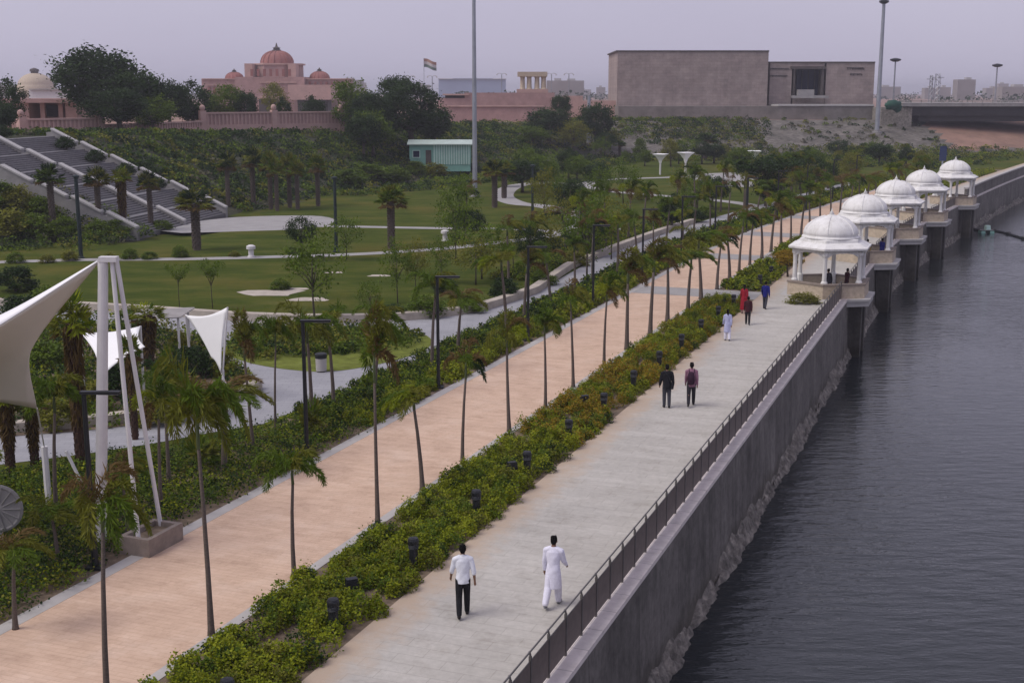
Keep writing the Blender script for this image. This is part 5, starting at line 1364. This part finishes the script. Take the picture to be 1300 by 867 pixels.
# ================================================================== PEOPLE
def fused(name, mb, voxel, mats, parent=None, smooth=4, ratio=None):
    o = mb.build('tmp', mats); md = o.modifiers.new('r', 'REMESH'); md.mode = 'VOXEL'; md.voxel_size = voxel
    sm = o.modifiers.new('s', 'SMOOTH'); sm.iterations = smooth; sm.factor = .5
    if ratio: dc = o.modifiers.new('d', 'DECIMATE'); dc.ratio = ratio
    dg = C.evaluated_depsgraph_get(); dg.update()
    me = bpy.data.meshes.new_from_object(o.evaluated_get(dg)); bpy.data.objects.remove(o, do_unlink=True)
    me.materials.clear()
    for m_ in (mats if isinstance(mats, list) else [mats]): me.materials.append(m_)
    me.polygons.foreach_set('material_index', [0]*len(me.polygons)); me.polygons.foreach_set('use_smooth', [True]*len(me.polygons))
    me.name = name
    return link(name, me, parent)
def limb(mb, a, b, ra, rb_):
    a = Vector(a); b = Vector(b); mb.tube([a, a.lerp(b,.5), b], [ra, (ra+rb_)/2*1.04, rb_], 12); mb.ell(a, (ra,)*3, 12, 8); mb.ell(b, (rb_,)*3, 12, 8)
def person(px, py, hgt, label, top, bottom, shoe='shoe', yaw=None, phase=.0, stride=.30, kind='shirt', arms=(.25,-.25), bend=(.25,.25), loc=None, female=False, vox=.011, extra=None, splay=.10):
    p = P(px, py, .02) if loc is None else Vector(loc)
    yw = -heading(p.y) if yaw is None else yaw
    s_ = hgt/1.70; sw = .185 if not female else .165; hw = .085
    # joints; forward is +Y
    J = {}; hipz = .90
    for sd, ph in ((-1, phase), (1, -phase)):
        a = stride*ph; hip = Vector((sd*hw, 0, hipz)); kb_ = .10+.35*max(0, -ph)
        knee = hip+Vector((sd*.008, math.sin(a)*.43, -math.cos(a)*.43)); an = a-kb_
        ank = knee+Vector((0, math.sin(an)*.41, -math.cos(an)*.41)); J[sd] = (hip, knee, ank, an)
    low_ = min(J[-1][2].z, J[1][2].z)-.075
    rise = -low_
    for sd in J: J[sd] = tuple(v+Vector((0,0,rise)) if isinstance(v, Vector) else v for v in J[sd])
    hz = hipz+rise; lean = .03
    sh = hz+.50; neck = Vector((0, lean, hz+.565)); head = Vector((0, lean+.03, hz+.70))
    b = MB()
    b.loft([(0,0,hz-.10,.135,.095),(0,0,hz,.150,.105),(0,lean*.4,hz+.15,.130,.09),(0,lean*.8,hz+.32,.155,.105),(0,lean,hz+.45,.165,.10),(0,lean,hz+.53,.10,.07),(0,lean,hz+.58,.055,.055)], 20)
    limb(b, neck, head, .052, .05)
    b.ell(head+Vector((0,0,.015)), (.073,.092,.105), 18, 12); b.ell(head+Vector((0,.03,-.06)), (.052,.062,.062), 14, 9)   # skull, jaw
    b.ell(head+Vector((0,.098,-.015)), (.014,.022,.022), 8, 6)                                                     # nose
    for sd in (-1, 1): b.ell(head+Vector((sd*.076,-.004,-.01)), (.012,.022,.032), 8, 6); b.ell(head+Vector((sd*.03,.075,.022)), (.016,.012,.009), 8, 6)
    b.ell(head+Vector((0,.082,-.062)), (.026,.012,.009), 8, 6)
    H_ = {}
    for i, sd in enumerate((-1, 1)):
        hip, knee, ank, an = J[sd]
        limb(b, hip, knee, .070, .047); limb(b, knee, ank, .046, .036); b.ell(knee.lerp(ank,.3)+Vector((0,-.006,0)), (.044,.047,.11), 12, 8)
        fd = Vector((0, math.cos(min(0, an)*.7), math.sin(min(0, an)*.7))); limb(b, ank+Vector((0,-.02,-.035)), ank+fd*.15+Vector((sd*.015,0,-.045)), .036, .03)
        sa = arms[i]; S = Vector((sd*sw, lean, sh-.035)); d1 = Vector((sd*splay, math.sin(sa), -math.cos(sa))).normalized(); E_ = S+d1*.29
        d2 = Vector((sd*splay*.4, math.sin(sa+bend[i]), -math.cos(sa+bend[i]))).normalized(); Wr = E_+d2*.25
        limb(b, Vector((sd*.10, lean, sh-.01)), S, .05, .046); limb(b, S, E_, .044, .038); limb(b, E_, Wr, .039, .026)
        pal = Wr+d2*.05; limb(b, Wr, pal+d2*.02, .026, .030)
        inn = Vector((-sd, 0, 0)); fwd = d2.cross(inn).normalized(); fwd = fwd if fwd.y > 0 else -fwd
        for j, ln in enumerate((.062,.072,.067,.052)):
            q0 = pal+d2*.025+fwd*(.027-.018*j); q1 = q0+d2*ln*.5+inn*.006; q2 = q1+(d2*.8+inn*.5).normalized()*ln*.5
            b.tube([pal+fwd*(.02-.013*j), q0, q1, q2], [.010,.0095,.0088,.0075], 7)
        q0 = Wr+d2*.03+fwd*.022; q1 = q0+(fwd*.75+d2*.7).normalized()*.035; q2 = q1+(d2+inn*.3).normalized()*.03
        b.tube([Wr+d2*.02, q0, q1, q2], [.013,.012,.0105,.009], 7)
        H_[sd] = (S, E_, Wr, d1, d2, pal)
    body = fused('person', b, .0085, [M['skin'], M['hair'], M['lip']], None, 3, .45)
    eyes = [head+Vector((sd*.03,.083,.022)) for sd in (-1, 1)]; mo = head+Vector((0,.09,-.062)); mi_ = []
    for f in body.data.polygons:
        c = f.center; mi_.append(1 if any((c-e).length < .013 and c.y > e.y-.006 for e in eyes) else (2 if abs(c.z-mo.z) < .009 and abs(c.x) < .024 and c.y > mo.y-.015 else 0))
    body.data.polygons.foreach_set('material_index', mi_)
    # hair
    hb = MB(); hb.ell(head+Vector((0,-.012,.035)), (.082,.098,.098), 18, 12); hb.ell(head+Vector((0,-.045,-.015)), (.070,.062,.075), 14, 9)
    if female: hb.ell(head+Vector((0,-.075,-.09)), (.06,.04,.13), 12, 9); hb.tube([head+Vector((0,-.10,-.1)), head+Vector((0,-.115,-.3))], [.035,.018], 8)
    rngh = random.Random(px)
    for _ in range(26): 
        a = rngh.uniform(0,6.28); z = rngh.uniform(-.02,.1); hb.ell(head+Vector((math.cos(a)*.07*(1-z*3),-.02+math.sin(a)*.08*(1-z*3), .03+z)), (.022,.022,.018), 6, 5)
    fused('hair', hb, .009, M['hair'], body, 2, .4)
    # clothes
    def sleeves(mb, full, r=1.):
        for sd in (-1, 1):
            S, E_, Wr, d1, d2, pal = H_[sd]
            limb(mb, Vector((sd*.08, lean, sh+.005)), S, .075, .068); limb(mb, S, E_, .065*r, .056*r)
            if full: limb(mb, E_, E_.lerp(Wr, .88), .056*r, .043*r)
            else: limb(mb, E_, E_.lerp(Wr, .18), .055*r, .054*r)
    def torso(mb, hem, hemr, waist=.150, yq=.112):
        rings = [(0, 0, hem, hemr, hemr*.80)]
        if hem < hz-.1: rings.append((0, 0, hz-.08, max(.165, (hemr+.165)/2), .132))
        rings += [(0,0,hz+.02,.168,.125),(0,lean*.4,hz+.16,waist,yq),(0,lean*.8,hz+.32,.172,.122),(0,lean,hz+.45,.182,.115),(0,lean,hz+.53,.118,.085),(0,lean,hz+.575,.064,.064)]
        mb.loft(rings, 24)
    c = MB()
    if kind == 'shirt': sleeves(c, False); torso(c, hz-.09, .166)
    elif kind == 'long': sleeves(c, True); torso(c, hz-.12, .170)
    elif kind == 'jacket': sleeves(c, True, 1.15); torso(c, hz-.15, .180, .165, .13)
    elif kind == 'kurta': sleeves(c, True, 1.1); torso(c, hz-.44, .205)
    elif kind == 'dress': sleeves(c, True); torso(c, .24, .235)
    r_ = random.Random(px+5)
    for v_i, v in enumerate(c.v):                 # soft folds
        c.v[v_i] = (v[0]+.004*math.sin(v[2]*31+v[1]*20), v[1]+.006*math.sin(v[2]*23+v[0]*27), v[2])
    fused({'shirt':'shirt','long':'shirt','jacket':'jacket','kurta':'kurta','dress':'dress'}[kind], c, vox, M[top], body, 3, .5)
    if kind in ('shirt', 'long'):
        k = MB(); k.tube([(-.05,lean-.03,hz+.575),(0,lean-.055,hz+.59),(.05,lean-.03,hz+.575)], [.014,.016,.014], 8); k.build('collar', M[top], body, True)
    t = MB(); t.loft([(0,0,hz-.14,.14,.10),(0,0,hz-.04,.160,.116),(0,0,hz+.05,.152,.11)], 20)
    wide = 1.25 if kind == 'kurta' else 1.0
    for sd in (-1, 1):
        hip, knee, ank, an = J[sd]
        limb(t, hip+Vector((0,0,-.02)), knee, .096, .076*wide); limb(t, knee, ank+Vector((0,0,.02)), .076*wide, .062*wide)
    fused('trousers', t, vox, M[bottom], body, 3, .5)
    for sd in (-1, 1):
        hip, knee, ank, an = J[sd]; f = MB(); q = min(0, an)*.7
        fd = Vector((0, math.cos(q), math.sin(q))); up = Vector((0, -math.sin(q), math.cos(q)))
        limb(f, ank+Vector((0,-.03,-.03)), ank+fd*.16-up*.045+Vector((sd*.015,0,0)), .044, .036)
        f.ell(ank+fd*.05-up*.055, (.042,.115,.022), 12, 8)
        fused('shoe', f, .009, M[shoe], body, 2, .5)
    if extra: extra(body, hz, sh, lean, H_)
    body.location = p; body.rotation_euler = (0,0,yw); body.scale = (s_,)*3
    tag(body, label, 'person')
    return body
M['lip'] = plain('lip', (.16,.06,.05), .5, 0, .05)
def bag(body, hz, sh, lean, H_):
    b = MB(); b.box((.19,-.04,hz-.02), (.10,.26,.26), .1); o = b.build('shoulder_bag', M['jacket_black'], body); md = o.modifiers.new('b','BEVEL'); md.width = .03; md.segments = 3
    MB().tube([(.17,-.06,hz+.1),(.05,-.135,hz+.35),(-.10,-.09,sh+.07),(-.12,.05,sh+.06)], .014, 6).build('bag_strap', M['black'], body)
def pack(body, hz, sh, lean, H_):
    b = MB(); b.loft([(-.02,-.17,hz+.0,.12,.075),(-.02,-.185,hz+.06,.145,.10),(-.02,-.18,hz+.3,.14,.095),(-.02,-.16,hz+.45,.11,.075),(-.02,-.14,hz+.49,.05,.04)], 18); b.build('backpack', M['pack_maroon'], body, True)
    for sd in (-1, 1): MB().tube([(sd*.09,-.12,hz+.44),(sd*.105,0,sh+.075),(sd*.11,.12,sh-.05),(sd*.12,.12,hz+.25),(sd*.13,-.06,hz+.12)], .016, 6).build('strap', M['pack_maroon'], body)
person(588, 781, 1.70, 'man in a white shirt and black trousers walking away by the hedge', 'shirt_white', 'trousers_black', yaw=.05, phase=-.55, arms=(.12,-.18), bend=(.45,.2), splay=.24)
person(702, 768, 1.70, 'man in a long white kurta and pale trousers walking beside the railing', 'kurta_white', 'kurta_white', yaw=-.30, phase=-.8, kind='kurta', arms=(.05,.35), bend=(.15,.5), shoe='greycloth', splay=.14)
person(846, 517, 1.66, 'person in a black jacket and jeans with a black shoulder bag', 'jacket_black', 'jeans', yaw=.0, phase=.15, kind='jacket', arms=(.1,.05), bend=(.3,.2), extra=bag, splay=.2)
person(877, 515, 1.70, 'man in a mauve shirt with a maroon backpack striding along', 'shirt_mauve', 'trousers_dark', yaw=-.15, phase=-.9, kind='long', arms=(.2,-.2), extra=pack)
person(923, 432, 1.50, 'woman in a pale blue tunic walking next to the hedge corner', 'tunic_pale', 'kurta_white', yaw=.0, phase=.3, kind='kurta', female=True)
person(944, 398, 1.58, 'woman in a long red dress walking past the hedge gap', 'sari_red', 'pale_pink', yaw=-.2, phase=.2, kind='dress', female=True)
person(949, 412, 1.46, 'boy in dark maroon top and black trousers behind the red dress', 'dark_maroon', 'trousers_black', yaw=-.2, phase=.6, kind='long', arms=(.2,-.2))
person(971, 392, 1.52, 'person in a bright blue jacket heading towards the first pavilion', 'jacket_blue', 'jeans', yaw=-.5, phase=.5, kind='jacket', arms=(.25,-.25), splay=.22)
def at_ch(k, x, y):
    p, rz = CHP[k]; c, s__ = math.cos(rz), math.sin(rz); return (p.x+x*c-y*s__, p.y+x*s__+y*c, .024)
person(1057, 352, 1.62, 'person in dark clothes standing inside the first domed pavilion', 'trousers_dark', 'jeans', yaw=.6, phase=.1, kind='long', loc=at_ch(0, .15, -1.2), vox=.014)
person(1083, 352, 1.58, 'person in maroon clothes leaning near the river side of the first pavilion', 'dark_maroon', 'trousers_dark', yaw=-1.2, phase=.1, kind='long', loc=at_ch(0, 1.1, -.3), vox=.014)
person(1136, 305, 1.66, 'person in a blue jacket standing inside the second domed pavilion', 'jacket_blue', 'jeans', yaw=-1.0, phase=.1, kind='jacket', loc=at_ch(1, 1.45, -.9), vox=.014)
person(1121, 306, 1.60, 'person in a mustard top standing inside the second domed pavilion', 'mustard', 'trousers_dark', yaw=-.4, phase=.1, kind='long', loc=at_ch(1, .5, -1.3), vox=.014)
person(1139, 276, 1.62, 'person in dark red inside the third domed pavilion', 'dark_maroon', 'trousers_dark', yaw=.8, phase=.1, kind='long', loc=at_ch(2, -.6, -.9), vox=.014)

# ================================================================== SKY, SUN, HAZE, CAMERA
W = bpy.data.worlds.new('World'); C.scene.world = W; W.use_nodes = True
wn, wl = W.node_tree.nodes, W.node_tree.links
sky = wn.new('ShaderNodeTexSky'); sky.sky_type = 'NISHITA'; sky.sun_disc = False
SUN_EL, SUN_ROT = R_(54), R_(-108)
sky.sun_elevation = SUN_EL; sky.sun_rotation = SUN_ROT; sky.dust_density = 4.; sky.ozone_density = 1.5; sky.air_density = 1.
bg = wn['Background']; bg.inputs['Strength'].default_value = .10
mx = wn.new('ShaderNodeMix'); mx.data_type = 'RGBA'; mx.inputs[0].default_value = .86
mx.inputs[7].default_value = (5.2, 4.95, 6.1, 1)          # even overcast veil
tc = wn.new('ShaderNodeTexCoord'); nz = wn.new('ShaderNodeTexNoise'); nz.inputs['Scale'].default_value = 2.2; nz.inputs['Detail'].default_value = 5.
mp = wn.new('ShaderNodeMapping'); mp.inputs['Scale'].default_value = (1,1,4); wl.new(tc.outputs['Generated'], mp.inputs[0]); wl.new(mp.outputs[0], nz.inputs['Vector'])
cr_ = wn.new('ShaderNodeValToRGB'); cr_.color_ramp.elements[0].position = .3; cr_.color_ramp.elements[0].color = (4.9,4.6,5.95,1); cr_.color_ramp.elements[1].position = .7; cr_.color_ramp.elements[1].color = (5.3,5.0,6.35,1)
wl.new(nz.outputs['Fac'], cr_.inputs[0]); wl.new(cr_.outputs[0], mx.inputs[7])
wl.new(sky.outputs[0], mx.inputs[6]); wl.new(mx.outputs[2], bg.inputs['Color'])
sun = bpy.data.lights.new('sun', 'SUN'); sun.energy = 1.75; sun.angle = R_(32); sun.color = (1., .95, .88)
so = link('sun', sun); dv = Vector((math.sin(SUN_ROT)*math.cos(SUN_EL), math.cos(SUN_ROT)*math.cos(SUN_EL), math.sin(SUN_EL)))
so.rotation_euler = dv.to_track_quat('Z', 'Y').to_euler(); so.location = (0,0,30)
hm = MB(); hm.box((1000, 2700, 16.8), (13000, 6400, 46)); 
vm = bpy.data.materials.new('haze_air'); vm.use_nodes = True; vn = vm.node_tree.nodes; vn.remove(vn['Principled BSDF'])
pvn = vn.new('ShaderNodeVolumePrincipled'); pvn.inputs['Density'].default_value = .00036; pvn.inputs['Color'].default_value = (.86,.86,.95,1); pvn.inputs['Anisotropy'].default_value = .2
vm.node_tree.links.new(pvn.outputs[0], vn['Material Output'].inputs['Volume'])
hz_ = hm.build('haze', vm); hz_['kind'] = 'stuff'
cam = bpy.data.cameras.new('camera'); co = link('camera', cam); co.location = (0,0,H); co.rotation_euler = (math.pi/2-PIT, 0, 0)
cam.sensor_width = 36.; cam.lens = F/1300*36; cam.clip_start = .5; cam.clip_end = 12000
sc = C.scene; sc.camera = co
sc.view_settings.view_transform = 'Standard'; sc.view_settings.look = 'None'; sc.view_settings.exposure = .20; sc.view_settings.gamma = 1.
sc.cycles.max_bounces = 5; sc.cycles.diffuse_bounces = 2; sc.cycles.glossy_bounces = 2; sc.cycles.transmission_bounces = 2; sc.cycles.transparent_max_bounces = 6; sc.cycles.volume_bounces = 0
sc.cycles.use_denoising = True
